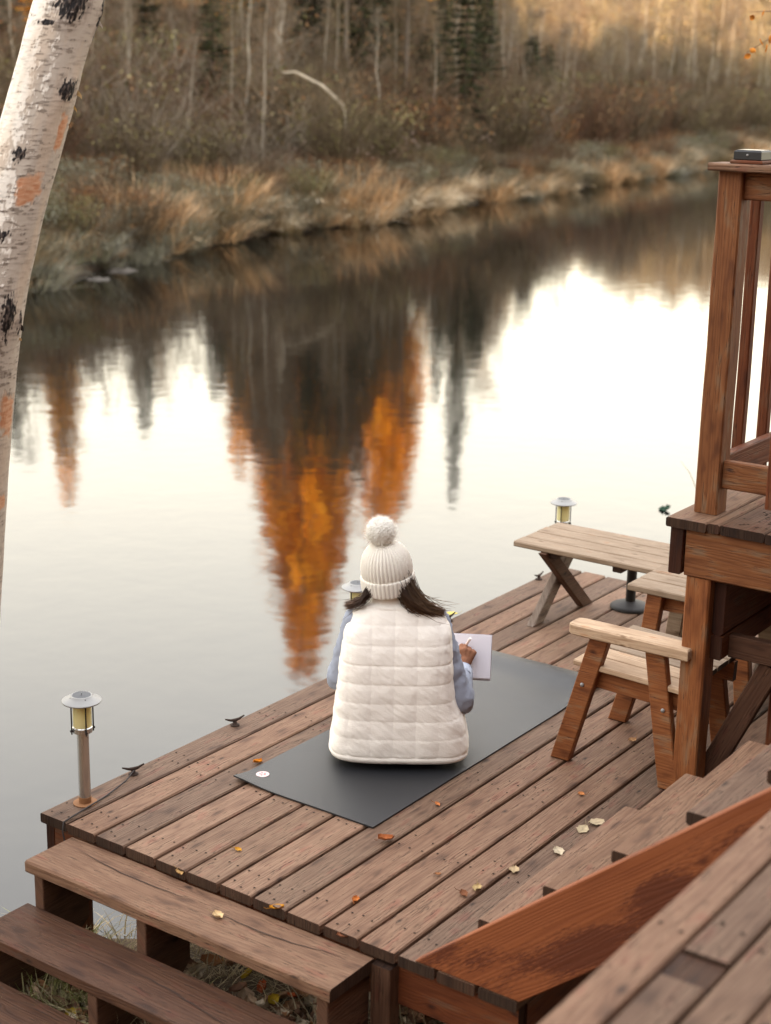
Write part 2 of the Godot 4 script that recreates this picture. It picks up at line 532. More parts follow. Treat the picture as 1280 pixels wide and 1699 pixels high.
func materials() -> void:
	var grey := wood_tex(11, Color(0.66, 0.565, 0.49), Color(0.53, 0.425, 0.36), Color(0.17, 0.125, 0.105), Color(0.585, 0.435, 0.375), 0.3, 0.9)
	var rust := wood_tex(23, Color(0.57, 0.37, 0.23), Color(0.45, 0.27, 0.16), Color(0.18, 0.085, 0.05), Color(0.5, 0.385, 0.305), 0.2, 0.8)
	var pale := wood_tex(37, Color(0.68, 0.605, 0.54), Color(0.575, 0.49, 0.42), Color(0.32, 0.235, 0.17), Color(0.6, 0.44, 0.33), 0.45, 0.5)
	var stain := wood_tex(53, Color(0.56, 0.34, 0.21), Color(0.46, 0.25, 0.145), Color(0.22, 0.095, 0.06), Color(0.32, 0.16, 0.1), 0.02, 0.35, 7.0, 0.27)
	M.deck = []
	for c in [Color(0.78, 0.735, 0.685), Color(0.725, 0.69, 0.65), Color(0.8, 0.74, 0.685), Color(0.68, 0.645, 0.61), Color(0.845, 0.795, 0.745)]:
		M.deck.append(wood(grey, c, 0.72, 0.5))
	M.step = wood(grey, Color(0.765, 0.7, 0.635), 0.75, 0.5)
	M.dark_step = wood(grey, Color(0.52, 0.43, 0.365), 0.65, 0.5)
	M.block = wood(grey, Color(0.45, 0.36, 0.28), 0.7, 0.5)
	M.wet = wood(grey, Color(0.6, 0.52, 0.46), 0.7, 0.5)
	M.beam = wood(grey, Color(0.54, 0.45, 0.39), 0.8, 0.5)  # grey timber tinted darker to deepen the shade under the upper deck
	M.rust = wood(rust, Color(0.92, 0.92, 0.88), 0.62, 0.35)
	M.rust_red = wood(rust, Color(0.79, 0.69, 0.63), 0.65, 0.35)

	M.stain = wood(stain, Color(1.04, 1.04, 1.0), 0.6, 0.3)
	M.pale = wood(pale, Color(0.86, 0.85, 0.81), 0.7, 0.3)
	M.cream = wood(pale, Color(1.12, 1.09, 1.02), 0.7, 0.3)
	M.honey = wood(rust, Color(1.03, 1.0, 0.93), 0.6, 0.3)
	M.silver = wood(grey, Color(0.82, 0.87, 0.9), 0.75, 0.5)


	M.nail = plain(Color(0.02, 0.014, 0.011), 0.8, 0.2)
	M.split = plain(Color(0.045, 0.03, 0.024), 0.9, 0.2)
	M.iron = plain(Color(0.02, 0.016, 0.014), 0.6, 0.4)
	M.steel = plain(Color(0.5, 0.49, 0.46), 0.24, 0.5, 0.9)
	M.galv = plain(Color(0.27, 0.265, 0.255), 0.5, 0.4, 0.3)
	M.black = plain(Color(0.012, 0.012, 0.013), 0.45, 0.5)
	M.leafy = tinted(0.85, 0.25)
	M.bough = tinted(0.95)
	M.gold = tinted(0.85, 0.5)
	M.cloth = tinted(0.9)

# ---------------------------------------------------------------- ground and water
func land() -> void:
	var b := Buf.new()
	var us := []; var vs := []
	for k in 15: us.append(-63.0 + 4.0 * k)
	for k in 26: us.append(-3.0 + 0.25 * k)
	for k in 30: us.append(3.6 + 1.3 * k)
	for k in 16: us.append(43.0 + 4.0 * k)
	for k in 20: vs.append(-90.0 + 3.2 * k)
	for k in 22: vs.append(-26.0 + 1.1 * k)
	for k in 26: vs.append(-1.75 + 0.16 * k)
	for k in 26: vs.append(2.6 + 1.6 * k)
	for v in vs:
		for u in us: b.vert(P(u, v, near_h(u, v)), Vector3.UP)
	b.grid(0, vs.size(), us.size(), false)
	b.smooth(0)
	var m := StandardMaterial3D.new()
	var t := noise_tex(3, 0.02, 512, 512)
	var g := Gradient.new()
	g.set_color(0, Color(0.2, 0.155, 0.11)); g.set_color(1, Color(0.47, 0.38, 0.28))
	t.color_ramp = g
	m.albedo_texture = t
	m.uv1_triplanar = true
	m.uv1_world_triplanar = true
	m.uv1_scale = Vector3(0.7, 0.7, 0.7)
	m.roughness = 0.95
	tag(emit("near_bank_ground", b, m), "dark earth of the near bank under the wooden steps", "", "", "structure")
	var c := Buf.new()
	var rows := 0
	for k in 86:
		var v := -24.0 + 2.1 * k
		rows += 1
		for j in 34:
			var t2 := -2.0 + 0.3 * j if j < 14 else 1.9 + 0.105 * pow(j - 13.0, 2.35)
			c.vert(P(bank_u(v) - t2, v, far_h(v, t2)), Vector3.UP)
	c.grid(0, rows, 34, false)
	c.smooth(0)
	var m2 := StandardMaterial3D.new()
	var t3 := noise_tex(9, 0.015, 512, 512)
	var g2 := Gradient.new()
	g2.set_color(0, Color(0.11, 0.082, 0.055)); g2.set_color(1, Color(0.27, 0.2, 0.13))
	t3.color_ramp = g2
	m2.albedo_texture = t3
	m2.uv1_triplanar = true
	m2.uv1_world_triplanar = true
	m2.uv1_scale = Vector3(0.35, 0.35, 0.35)
	m2.roughness = 1.0
	tag(emit("far_bank_ground", c, m2), "brown autumn ground rising behind the far bank", "", "", "structure")

func water() -> void:
	var m := StandardMaterial3D.new()
	m.albedo_color = lin(0.005, 0.0042, 0.0034)
	m.roughness = 0.05
	m.metallic_specular = 0.52
	m.normal_enabled = true
	m.normal_texture = noise_tex(41, 0.011, 512, 512, true, 5.0, 3)
	m.normal_scale = 0.024
	m.uv1_triplanar = true
	m.uv1_world_triplanar = true
	m.uv1_scale = Vector3(0.28, 0.28, 0.28)
	var b := Buf.new()
	b.quad(P(-60, -60, WATER), P(60, -60, WATER), P(60, 160, WATER), P(-60, 160, WATER))
	tag(emit("river_water", b, m), "still dark river mirroring a bright sky and orange trees", "", "", "structure")

# ---------------------------------------------------------------- lower deck
func nails(b: Buf, at: Vector3, r := 0.0042) -> void:
	var k := b.vert(at, Vector3.UP)
	for s in 7: b.vert(at + Vector3(cos(TAU * s / 7.0) * r * rng.randf_range(0.8, 1.3), 0, -sin(TAU * s / 7.0) * r), Vector3.UP)
	for s in 7: b.face(k, k + 1 + s, k + 1 + (s + 1) % 7)

func lower_deck() -> void:
	var o := thing("wooden_deck", Vector3.ZERO, "low weathered plank deck reaching out over the river under the sitting woman", "deck")
	var nb := Buf.new()
	for k in 14:
		var u := (k + 0.5) * 0.147
		board("plank", o, P(u, rng.randf_range(-0.004, 0.004), -0.019), P(u, 3.925 + rng.randf_range(-0.006, 0.006), -0.019 + rng.randf_range(-0.0012, 0.0012)), 0.038, 0.1355 + rng.randf_range(-0.0015, 0.001), M.deck[rng.randi() % 5], Vector3.UP, 0.005, 0.0009, 4)
		for v in [0.045, 0.13, 0.62, 0.69, 1.22, 1.30, 1.86, 2.45, 2.52, 3.05, 3.62, 3.86]:
			if rng.randf() < 0.14: continue
			for j in 3:
				if rng.randf() < 0.1: continue
				nails(nb, P(u + (j - 1) * 0.043 + rng.randf_range(-0.008, 0.008), v + rng.randf_range(-0.016, 0.016), 0.0022))
	tag(emit("nail_hole", nb, M.nail, o), "", "", "", "stuff")
	for v in [0.66, 1.26, 1.86, 2.48, 3.05, 3.62]:
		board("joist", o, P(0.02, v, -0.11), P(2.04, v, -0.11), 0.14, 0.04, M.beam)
	var f := board("front_rim", o, P(0.05, 0.05, -0.118), P(2.045, 0.05, -0.118), 0.152, 0.04, M.rust_red)
	f.set_meta("label", "red brown front rim board with flaking paint")
	board("back_rim", o, P(0.05, 3.88, -0.118), P(2.045, 3.88, -0.118), 0.152, 0.04, M.rust_red)
	board("side_rim", o, P(0.026, 0.03, -0.118), P(0.026, 3.9, -0.118), 0.152, 0.04, M.rust_red)
	board("side_rim", o, P(2.03, 0.075, -0.118), P(2.03, 3.85, -0.118), 0.152, 0.04, M.rust_red)
	for q in [[0.06, 0.115], [0.06, 1.3], [0.06, 2.5], [0.06, 3.8], [1.95, 1.3], [1.95, 2.5], [1.95, 3.8], [1.0, 3.8]]:
		board("post", o, P(q[0], q[1], -1.5), P(q[0], q[1], -0.045), 0.09, 0.09, M.rust_red, Vector3.FORWARD)
	board("post", o, P(1.57, 0.01, -0.62), P(1.57, 0.01, -0.05), 0.06, 0.075, M.wet, Vector3.FORWARD)

func side_steps() -> void:
	var o := thing("garden_steps", P(0.85, -0.35, 0), "three broad worn plank steps descending from the deck front to the bank", "steps")
	var at := o.position
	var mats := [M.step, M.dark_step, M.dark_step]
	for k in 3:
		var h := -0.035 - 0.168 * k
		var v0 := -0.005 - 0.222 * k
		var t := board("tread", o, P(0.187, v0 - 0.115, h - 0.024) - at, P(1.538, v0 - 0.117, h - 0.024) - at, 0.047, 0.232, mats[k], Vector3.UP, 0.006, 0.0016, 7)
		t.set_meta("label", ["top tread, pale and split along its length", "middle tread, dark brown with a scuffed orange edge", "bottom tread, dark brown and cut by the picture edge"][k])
	for u in [0.24, 0.735, 1.5]:
		var poly := PackedVector2Array([Vector2(-0.008, -0.084), Vector2(-0.008, -0.33), Vector2(-0.47, -0.72), Vector2(-0.665, -0.72), Vector2(-0.665, -0.42), Vector2(-0.455, -0.42), Vector2(-0.455, -0.252), Vector2(-0.225, -0.252), Vector2(-0.225, -0.084)])
		var s := put("stringer", cut_mesh(poly, 0.045), M.wet, o)
		s.transform = Transform3D(Basis(Vector3(0, 0, -1), Vector3.UP, Vector3.RIGHT), P(u, 0, 0) - at)
	board("leg", o, P(0.63, -0.03, -0.75) - at, P(0.63, -0.03, -0.084) - at, 0.045, 0.09, M.rust_red, Vector3.FORWARD)
	# drying cracks that run along the two upper treads
	var cb := Buf.new()
	for q in [[0.27, -0.075, 0.86, -0.10, -0.0335], [0.95, -0.11, 1.46, -0.075, -0.0335], [0.7, -0.335, 1.3, -0.36, -0.2015]]:
		var pts := []; var last := Vector3.ZERO
		for k in 15:
			var s := k / 14.0
			pts.append(P(lerpf(q[0], q[2], s), lerpf(q[1], q[3], s) + 0.012 * sin(s * 5.0 + q[0] * 9.0) + rng.randf_range(-0.003, 0.003), q[4]) - at)
		for k in 14:
			var w0 := 0.0026 * sin(PI * k / 14.0) + 0.0002; var w1 := 0.0026 * sin(PI * (k + 1) / 14.0) + 0.0002
			cb.quad(pts[k] + Vector3(0, 0, w0), pts[k + 1] + Vector3(0, 0, w1), pts[k + 1] - Vector3(0, 0, w1), pts[k] - Vector3(0, 0, w0))
	tag(emit("crack", cb, M.split, o), "", "", "", "stuff")

func staircase() -> void:
	var o := thing("staircase", P(1.9, 0.5, 0), "stair of thick planks with orange stained side climbing to the upper deck", "stairs")
	var at := o.position
	var poly := PackedVector2Array([Vector2(1.685, 0.003), Vector2(2.062, 0.003), Vector2(2.95, 0.74), Vector2(2.95, 1.05)])
	var tilt := atan(0.83)
	for k in poly.size(): poly[k] = poly[k].rotated(-tilt)
	var s := put("stringer", cut_mesh(poly, 0.042, 0.004), M.stain, o)
	s.rotation.z = tilt
	s.position = P(0, 0.022, 0) - at
	s.set_meta("label", "orange stained stringer with a dark worn patch")
	var s2 := put("stringer", cut_mesh(PackedVector2Array([Vector2(1.9, 0.003), Vector2(2.2, 0.003), Vector2(2.95, 0.62), Vector2(2.95, 0.9)]), 0.042, 0.004), M.rust_red, o)
	s2.position = P(0, 0.95, 0) - at
	for k in 5:
		var h := 0.183 * (k + 1)
		var u := 1.866 + 0.2155 * k
		board("tread", o, P(u + 0.125, 0.072, h - 0.02) - at, P(u + 0.125, 1.045 + rng.randf_range(-0.012, 0.012), h - 0.02) - at, 0.04, 0.25, [M.deck[2], M.step, M.step, M.deck[3], M.step][k], Vector3.UP, 0.006, 0.0015, 5)

# ---------------------------------------------------------------- upper decks
func upper_deck() -> void:
	var o := thing("upper_deck", P(1.8, 1.65, 0), "raised plank deck on a square post with a thick orange red fascia", "deck")
	var at := o.position
	var u := 1.708
	var widths := [0.158, 0.044, 0.166]
	for k in 18:
		var w: float = widths[k] if k < 3 else 0.14
		if u + w > 2.95: break
		board("plank", o, P(u + w / 2, 1.57 + rng.randf_range(-0.004, 0.004), 1.082) - at, P(u + w / 2, 4.4, 1.082) - at, 0.036, w, M.step if k < 2 else M.wet, Vector3.UP, 0.005, 0.001, 4)
		u += w + 0.006
	var nb := Buf.new()
	for k in 30: nails(nb, P(1.93 + rng.randf() * 0.4, 1.6 + rng.randf() * 0.28, 1.102) - at, 0.005)
	tag(emit("nail_hole", nb, M.nail, o), "", "", "", "stuff")
	var f := board("fascia", o, P(1.783, 1.61, 0.972) - at, P(2.95, 1.61, 0.972) - at, 0.182, 0.038, M.rust, Vector3.UP, 0.005, 0.0015, 5)
	f.set_meta("label", "orange red fascia board with nail scars at its end")
	board("rim", o, P(1.749, 1.585, 0.972) - at, P(1.749, 4.38, 0.972) - at, 0.182, 0.05, M.rust_red)
	board("support_post", o, P(1.838, 1.648, 0.0) - at, P(1.838, 1.648, 0.878) - at, 0.094, 0.097, M.honey, Vector3.BACK, 0.006, 0.0012, 5)
	board("beam", o, P(1.912, 1.64, 0.764) - at, P(1.912, 4.3, 0.764) - at, 0.214, 0.045, M.rust_red, Vector3.UP, 0.012)
	board("beam", o, P(1.912, 1.64, 0.609) - at, P(1.912, 4.3, 0.609) - at, 0.094, 0.045, M.rust_red)
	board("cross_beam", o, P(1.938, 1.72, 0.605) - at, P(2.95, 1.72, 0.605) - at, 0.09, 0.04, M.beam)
	board("support_post", o, P(2.125, 1.83, -0.5) - at, P(2.125, 1.83, 0.56) - at, 0.09, 0.09, M.rust_red, Vector3.BACK)
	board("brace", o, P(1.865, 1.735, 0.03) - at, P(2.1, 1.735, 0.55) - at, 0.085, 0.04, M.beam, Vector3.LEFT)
	for k in 10:   # boards that close the space under the deck
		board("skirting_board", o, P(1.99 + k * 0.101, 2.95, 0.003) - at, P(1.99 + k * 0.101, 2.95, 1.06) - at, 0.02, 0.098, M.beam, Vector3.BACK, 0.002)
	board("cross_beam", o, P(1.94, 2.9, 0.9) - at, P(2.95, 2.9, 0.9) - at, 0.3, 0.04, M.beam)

func walkway() -> void:
	var o := thing("upper_walkway", P(3.9, -1.4, 0), "close raised boardwalk of narrow planks at the lower right corner", "deck")
	var at := o.position
	var nb := Buf.new()
	for k in 26:
		var u := 2.955 + 0.0955 * k
		var c := u + 0.0445
		var mat: Material = [M.deck[2], M.deck[4], M.wet, M.deck[0], M.deck[3]][k % 5]
		if k == 2: mat = M.deck[1]
		if k == 1:
			board("plank", o, P(c, -4.6, 1.082) - at, P(c, -1.263, 1.082) - at, 0.036, 0.089, M.deck[3], Vector3.UP, 0.005, 0.001, 4)
			board("plank", o, P(c, -1.162, 1.082) - at, P(c, 1.5, 1.082) - at, 0.036, 0.089, M.deck[3], Vector3.UP, 0.005, 0.001, 4)
			var bl := board("inset_block", o, P(c - 0.003, -1.26, 1.074) - at, P(c - 0.003, -1.165, 1.074) - at, 0.036, 0.094, M.block, Vector3.UP, 0.003, 0.0005, 1)
			bl.set_meta("label", "small dark square block let into the planks")
		else:
			board("plank", o, P(c, -4.6, 1.082) - at, P(c, 4.4 if u > 2.96 else 1.5, 1.082) - at, 0.036, 0.089, mat, Vector3.UP, 0.005, 0.001, 4)
		for v in [-2.0, -1.62, -1.1, -0.6, -0.1, 0.4]:
			for j in 2:
				nails(nb, P(c + (j - 0.5) * 0.046, v + rng.randf_range(-0.02, 0.02) + 0.06 * (k % 2), 1.1022) - at, 0.0045)
	tag(emit("nail_hole", nb, M.nail, o), "", "", "", "stuff")
	board("rim", o, P(2.985, -4.5, 0.97) - at, P(2.985, 1.5, 0.97) - at, 0.18, 0.045, M.rust_red)
	for v in [-4.2, -2.4, -0.6, 1.2]:
		board("support_post", o, P(3.06, v, -1.0) - at, P(3.06, v, 1.06) - at, 0.09, 0.09, M.rust_red, Vector3.BACK)
	for k in 30:  # boards added to keep light out from under the decks
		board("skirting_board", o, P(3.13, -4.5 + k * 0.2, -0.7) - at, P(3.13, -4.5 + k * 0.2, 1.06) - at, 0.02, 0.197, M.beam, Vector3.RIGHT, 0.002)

func railing() -> void:
	var o := thing("deck_railing", P(1.806, 1.739, 1.1), "red brown wooden railing with a thick corner post on the upper deck", "railing")
	var at := o.position
	var p := board("corner_post", o, P(1.806, 1.739, 1.101) - at, P(1.806, 1.739, 2.346) - at, 0.092, 0.092, M.rust, Vector3.BACK, 0.006, 0.0012, 6)
	p.set_meta("label", "thick orange brown corner post")
	board("handrail", o, P(1.735, 1.725, 2.361) - at, P(2.9, 1.725, 2.361) - at, 0.027, 0.14, M.step, Vector3.UP, 0.005, 0.001, 4)
	board("handrail", o, P(1.803, 1.799, 2.361) - at, P(1.803, 4.3, 2.361) - at, 0.027, 0.14, M.step, Vector3.UP, 0.005, 0.001, 4)
	for q in [[2.298, 0.095], [1.252, 0.105]]:
		board("rail", o, P(1.853, 1.739, q[0]) - at, P(2.9, 1.739, q[0]) - at, q[1], 0.038, M.rust, Vector3.UP, 0.004)
		board("rail", o, P(1.806, 1.786, q[0]) - at, P(1.806, 4.2, q[0]) - at, q[1], 0.038, M.rust_red, Vector3.UP, 0.004)
	for k in 6:
		board("baluster", o, P(2.058 + 0.14 * k, 1.699, 1.16) - at, P(2.058 + 0.14 * k, 1.699, 2.33) - at, 0.04, 0.04, M.rust_red, Vector3.BACK, 0.004)
	for k in 8:
		board("baluster", o, P(1.765, 2.06 + 0.245 * k, 1.16) - at, P(1.765, 2.06 + 0.245 * k, 2.33) - at, 0.04, 0.042, M.rust_red, Vector3.BACK, 0.004)
	board("corner_post", o, P(1.806, 4.25, 1.101) - at, P(1.806, 4.25, 2.346) - at, 0.092, 0.092, M.rust, Vector3.BACK, 0.006)
	var s := thing("solar_post_light", P(1.866, 1.74, 2.3755), "flat square black solar light on top of the railing corner post", "light")
	var base := put("base_plate", cut_mesh(PackedVector2Array([Vector2(-0.06, -0.06), Vector2(0.06, -0.06), Vector2(0.06, 0.06), Vector2(-0.06, 0.06)]), 0.012), M.rust_red, s)
	base.transform = Transform3D(Basis(Vector3.RIGHT, -PI / 2), Vector3(0, 0.006, 0))
	var body := put("housing", cut_mesh(PackedVector2Array([Vector2(-0.051, -0.051), Vector2(0.051, -0.051), Vector2(0.051, 0.051), Vector2(-0.051, 0.051)]), 0.032), M.black, s)
	body.transform = Transform3D(Basis(Vector3.RIGHT, -PI / 2), Vector3(0, 0.028, 0))
	var pan := put("solar_panel", cut_mesh(PackedVector2Array([Vector2(-0.044, -0.044), Vector2(0.044, -0.044), Vector2(0.044, 0.044), Vector2(-0.044, 0.044)]), 0.003, 0.001), plain(Color(0.05, 0.05, 0.055), 0.25), s)
	pan.transform = Transform3D(Basis(Vector3.RIGHT, -PI / 2), Vector3(0, 0.0455, 0))
	var sc := Buf.new()
	sc.lathe([[0.0, 0.0], [0.004, 0.0], [0.004, 0.002], [0.0, 0.003]], 10)
	var so := emit("screw", sc, M.galv, s)
	so.transform = Transform3D(Basis(Vector3.RIGHT, PI / 2), Vector3(0.0, 0.03, 0.0512))

func cottage() -> void:   # unseen right of the picture; made tall to darken the sides turned to it
	var o := thing("cottage", P(5.45, -0.5, 0), "unseen dark timber cottage beside the upper deck, right of the picture", "house")
	var at := o.position
	for k in 40:
		board("siding_board", o, P(5.3 + 0.004 * (k % 2), -6.0, 0.2 + 0.15 * k) - at, P(5.3 + 0.004 * (k % 2), 4.6, 0.2 + 0.15 * k) - at, 0.148, 0.035, M.rust_red, Vector3.UP, 0.006, 0.001, 2)
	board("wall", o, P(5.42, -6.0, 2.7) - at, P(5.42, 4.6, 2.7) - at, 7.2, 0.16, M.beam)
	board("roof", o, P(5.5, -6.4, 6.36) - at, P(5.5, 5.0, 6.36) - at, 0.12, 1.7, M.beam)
	board("window_frame", o, P(5.27, -1.2, 2.2) - at, P(5.27, 0.2, 2.2) - at, 1.1, 0.05, M.rust)
	board("window_pane", o, P(5.255, -1.1, 2.2) - at, P(5.255, 0.1, 2.2) - at, 0.95, 0.03, plain(Color(0.02, 0.02, 0.022), 0.05, 0.5))

# ---------------------------------------------------------------- furniture
# a leg cut level at both ends, in the plane x/height; from (x0, 0) to (x1, top)
func leg_cut(x0: float, h0: float, x1: float, h1: float, w: float, th: float) -> ArrayMesh:
	return cut_mesh(PackedVector2Array([Vector2(x0 - w / 2, h0), Vector2(x0 + w / 2, h0), Vector2(x1 + w / 2, h1), Vector2(x1 - w / 2, h1)]), th, 0.004)

func bolt(parent: Node3D, at: Vector3, facing: Vector3) -> void:
	var b := Buf.new()
	b.lathe([[0.0085, 0.0], [0.0085, 0.003], [0.006, 0.0065], [0.0, 0.008]], 12)
	var o := emit("bolt", b, M.galv, parent)
	var y := facing.normalized()
	var x := y.cross(Vector3.UP).normalized()
	o.transform = Transform3D(Basis(x, y, x.cross(y)), at)

func furniture() -> void:
	var along_v := Basis(Vector3(0, 0, -1), Vector3.UP, Vector3.RIGHT)   # x of a cut runs along v
	var o := thing("low_table", P(1.0, 3.18, 0), "long low table of pale boards on crossed legs at the deck end", "table")
	var at := o.position
	for k in 4:
		var v := 2.945 + 0.058 + 0.1165 * k
		board("tabletop_board", o, P(0.258 + rng.randf_range(-0.004, 0.004), v, 0.407) - at, P(1.76, v, 0.407) - at, 0.028, 0.111, M.pale, Vector3.UP, 0.005, 0.0008, 3)
	for u in [0.41, 1.6]:
		var l := put("leg", leg_cut(0.235, 0.002, -0.205, 0.392, 0.105, 0.042), M.wet, o)
		l.transform = Transform3D(along_v, P(u + 0.022, 3.18, 0) - at)
		var l2 := put("leg", leg_cut(-0.205, 0.002, 0.205, 0.392, 0.105, 0.042), M.silver, o)
		l2.transform = Transform3D(along_v, P(u - 0.022, 3.18, 0) - at)
	for u in [0.47, 0.83, 1.53]:
		board("batten", o, P(u, 2.97, 0.377) - at, P(u, 3.4, 0.377) - at, 0.03, 0.05, M.wet)

	o = thing("umbrella_stand", P(0.65, 3.51, 0), "short black metal umbrella stand on a round base behind the low table", "stand")
	var b := Buf.new()
	b.lathe([[0.105, 0.001], [0.105, 0.012], [0.09, 0.022], [0.03, 0.04], [0.0, 0.041]], 28)
	emit("base", b, M.iron, o)
	b = Buf.new()
	b.lathe([[0.026, 0.03], [0.026, 0.36], [0.021, 0.361], [0.021, 0.3]], 20)
	emit("tube", b, M.iron, o)

	o = thing("side_table", P(1.43, 2.7, 0), "small square wooden table beyond the armchair, by the long low table", "table")
	at = o.position
	for k in 3:
		board("tabletop_board", o, P(1.105, 2.585 + 0.123 * k, 0.458) - at, P(1.76, 2.585 + 0.123 * k, 0.458) - at, 0.03, 0.118, M.pale, Vector3.UP, 0.005, 0.0008, 3)
	for v in [2.57, 2.86]:
		for s in [-1.0, 1.0]:
			var l := put("leg", leg_cut(s * 0.25, 0.002, s * 0.2, 0.442, 0.075, 0.045), M.honey if v < 2.7 else M.pale, o)
			l.position = P(1.43, v, 0) - at
		board("apron", o, P(1.2, v + 0.045, 0.4) - at, P(1.66, v + 0.045, 0.4) - at, 0.08, 0.035, M.honey)

	o = thing("wooden_armchair", P(1.6, 1.85, 0), "sturdy wooden slatted chair with pale armrest beside the yoga mat", "chair")
	at = o.position
	for v in [1.62, 2.12]:
		var side := -1.0 if v < 1.8 else 1.0
		var near: bool = v < 1.8
		var l := put("leg", leg_cut(1.297, 0.002, 1.447, 0.553, 0.082, 0.04) if near else leg_cut(1.297, 0.002, 1.407, 0.405, 0.082, 0.04), M.honey, o)
		l.position = P(0, v, 0) - at
		l = put("leg", leg_cut(1.775, 0.002, 1.683, 0.553, 0.082, 0.04) if near else leg_cut(1.775, 0.002, 1.708, 0.405, 0.082, 0.04), M.honey, o)
		l.position = P(0, v, 0) - at
		board("apron", o, P(1.36, v - side * 0.0375, 0.375) - at, P(1.82, v - side * 0.0375, 0.36) - at, 0.085, 0.034, M.honey)
		bolt(o, P(1.384, v + side * 0.02, 0.345) - at, Vector3(0, 0, -side))
		bolt(o, P(1.735, v + side * 0.02, 0.325) - at, Vector3(0, 0, -side))
		if not near: continue
		var arm := PackedVector2Array([Vector2(1.322, -0.03), Vector2(1.322, 0.03), Vector2(1.334, 0.044), Vector2(1.36, 0.05), Vector2(1.835, 0.05), Vector2(1.835, -0.05), Vector2(1.36, -0.05), Vector2(1.334, -0.044)])
		var a := put("armrest", cut_mesh(arm, 0.046, 0.006), M.cream, o)
		a.transform = Transform3D(Basis(Vector3.RIGHT, -PI / 2), P(0, v - 0.005, 0.577) - at)
	for k in 5:
		board("seat_slat", o, P(1.335 + rng.randf_range(-0.004, 0.004), 1.655 + 0.107 * k, 0.428) - at, P(1.81, 1.655 + 0.107 * k, 0.412) - at, 0.022, 0.1, M.cream if k < 2 else M.pale, Vector3.UP, 0.004)

# ---------------------------------------------------------------- lanterns, cleats, leaves
func lanterns() -> void:
	var glass := plain(Color(0.76, 0.7, 0.38), 0.12, 0.5)
	glass.backlight_enabled = true
	glass.backlight = Color(0.75, 0.7, 0.4)
	var rustm := plain(Color(0.22, 0.1, 0.04), 0.8)
	var proto := thing("garden_lantern", P(0.078, 0.161, 0), "solar lantern on a steel tube at the near deck corner, by the steps", "lantern", "solar lanterns along the deck edge")
	var b := Buf.new()
	b.lathe_hard([[0.045, 0.0015], [0.045, 0.004], [0.0235, 0.005]], 24)
	b.lathe_hard([[0.0235, 0.005], [0.0235, 0.028], [0.0222, 0.029]], 24)
	emit("base_ring", b, rustm, proto)
	b = Buf.new()
	b.lathe([[0.0222, 0.028], [0.0222, 0.29]], 28)
	emit("pole", b, M.steel, proto)
	b = Buf.new()
	b.lathe_hard([[0.022, 0.286], [0.037, 0.29], [0.037, 0.309], [0.034, 0.312]], 28)
	emit("collar", b, M.steel, proto)
	b = Buf.new()
	b.lathe([[0.034, 0.312], [0.0345, 0.33], [0.0345, 0.405]], 28)
	emit("glass_shade", b, glass, proto)
	b = Buf.new()
	b.lathe([[0.0, 0.372], [0.016, 0.378], [0.02, 0.404]], 16)
	emit("lamp_socket", b, M.steel, proto)
	for k in 4:
		var a := TAU * (k + 0.28) / 4.0
		b = Buf.new()
		var r := Vector3(cos(a), 0, sin(a))
		b.tube([r * 0.0415 + Vector3(0, 0.285, 0), r * 0.0415 + Vector3(0, 0.43, 0)], [0.0028, 0.0028], 6)
		b.tube([r * 0.036 + Vector3(0, 0.298, 0), r * 0.047 + Vector3(0, 0.298, 0)], [0.0045, 0.0045], 8)
		emit("cage_rod", b, M.iron, proto)
	b = Buf.new()
	b.lathe([[0.034, 0.402], [0.072, 0.409], [0.0735, 0.412], [0.072, 0.415], [0.045, 0.426], [0.04, 0.434], [0.036, 0.435], [0.035, 0.431], [0.0, 0.431]], 40)
	emit("cap", b, M.galv, proto)
	b = Buf.new()
	b.lathe([[0.034, 0.4318], [0.033, 0.4335], [0.0, 0.4335]], 28)
	emit("solar_disc", b, plain(Color(0.09, 0.093, 0.1), 0.6, 0.3), proto)
	b = Buf.new()
	b.tube([Vector3(0, 0.433, 0), Vector3(0.001, 0.443, 0)], [0.002, 0.001], 6)
	emit("finial", b, M.steel, proto)
	for q in [[0.075, 1.875, "solar lantern half hidden behind the knitted hat of the woman"], [0.07, 3.8, "solar lantern behind the long low table at the deck end"]]:
		var c: Node3D = proto.duplicate()
		c.name = numbered("garden_lantern")
		add_child(c)
		c.position = P(q[0], q[1], 0)
		c.rotation.y = q[1]
		c.set_meta("label", q[2])

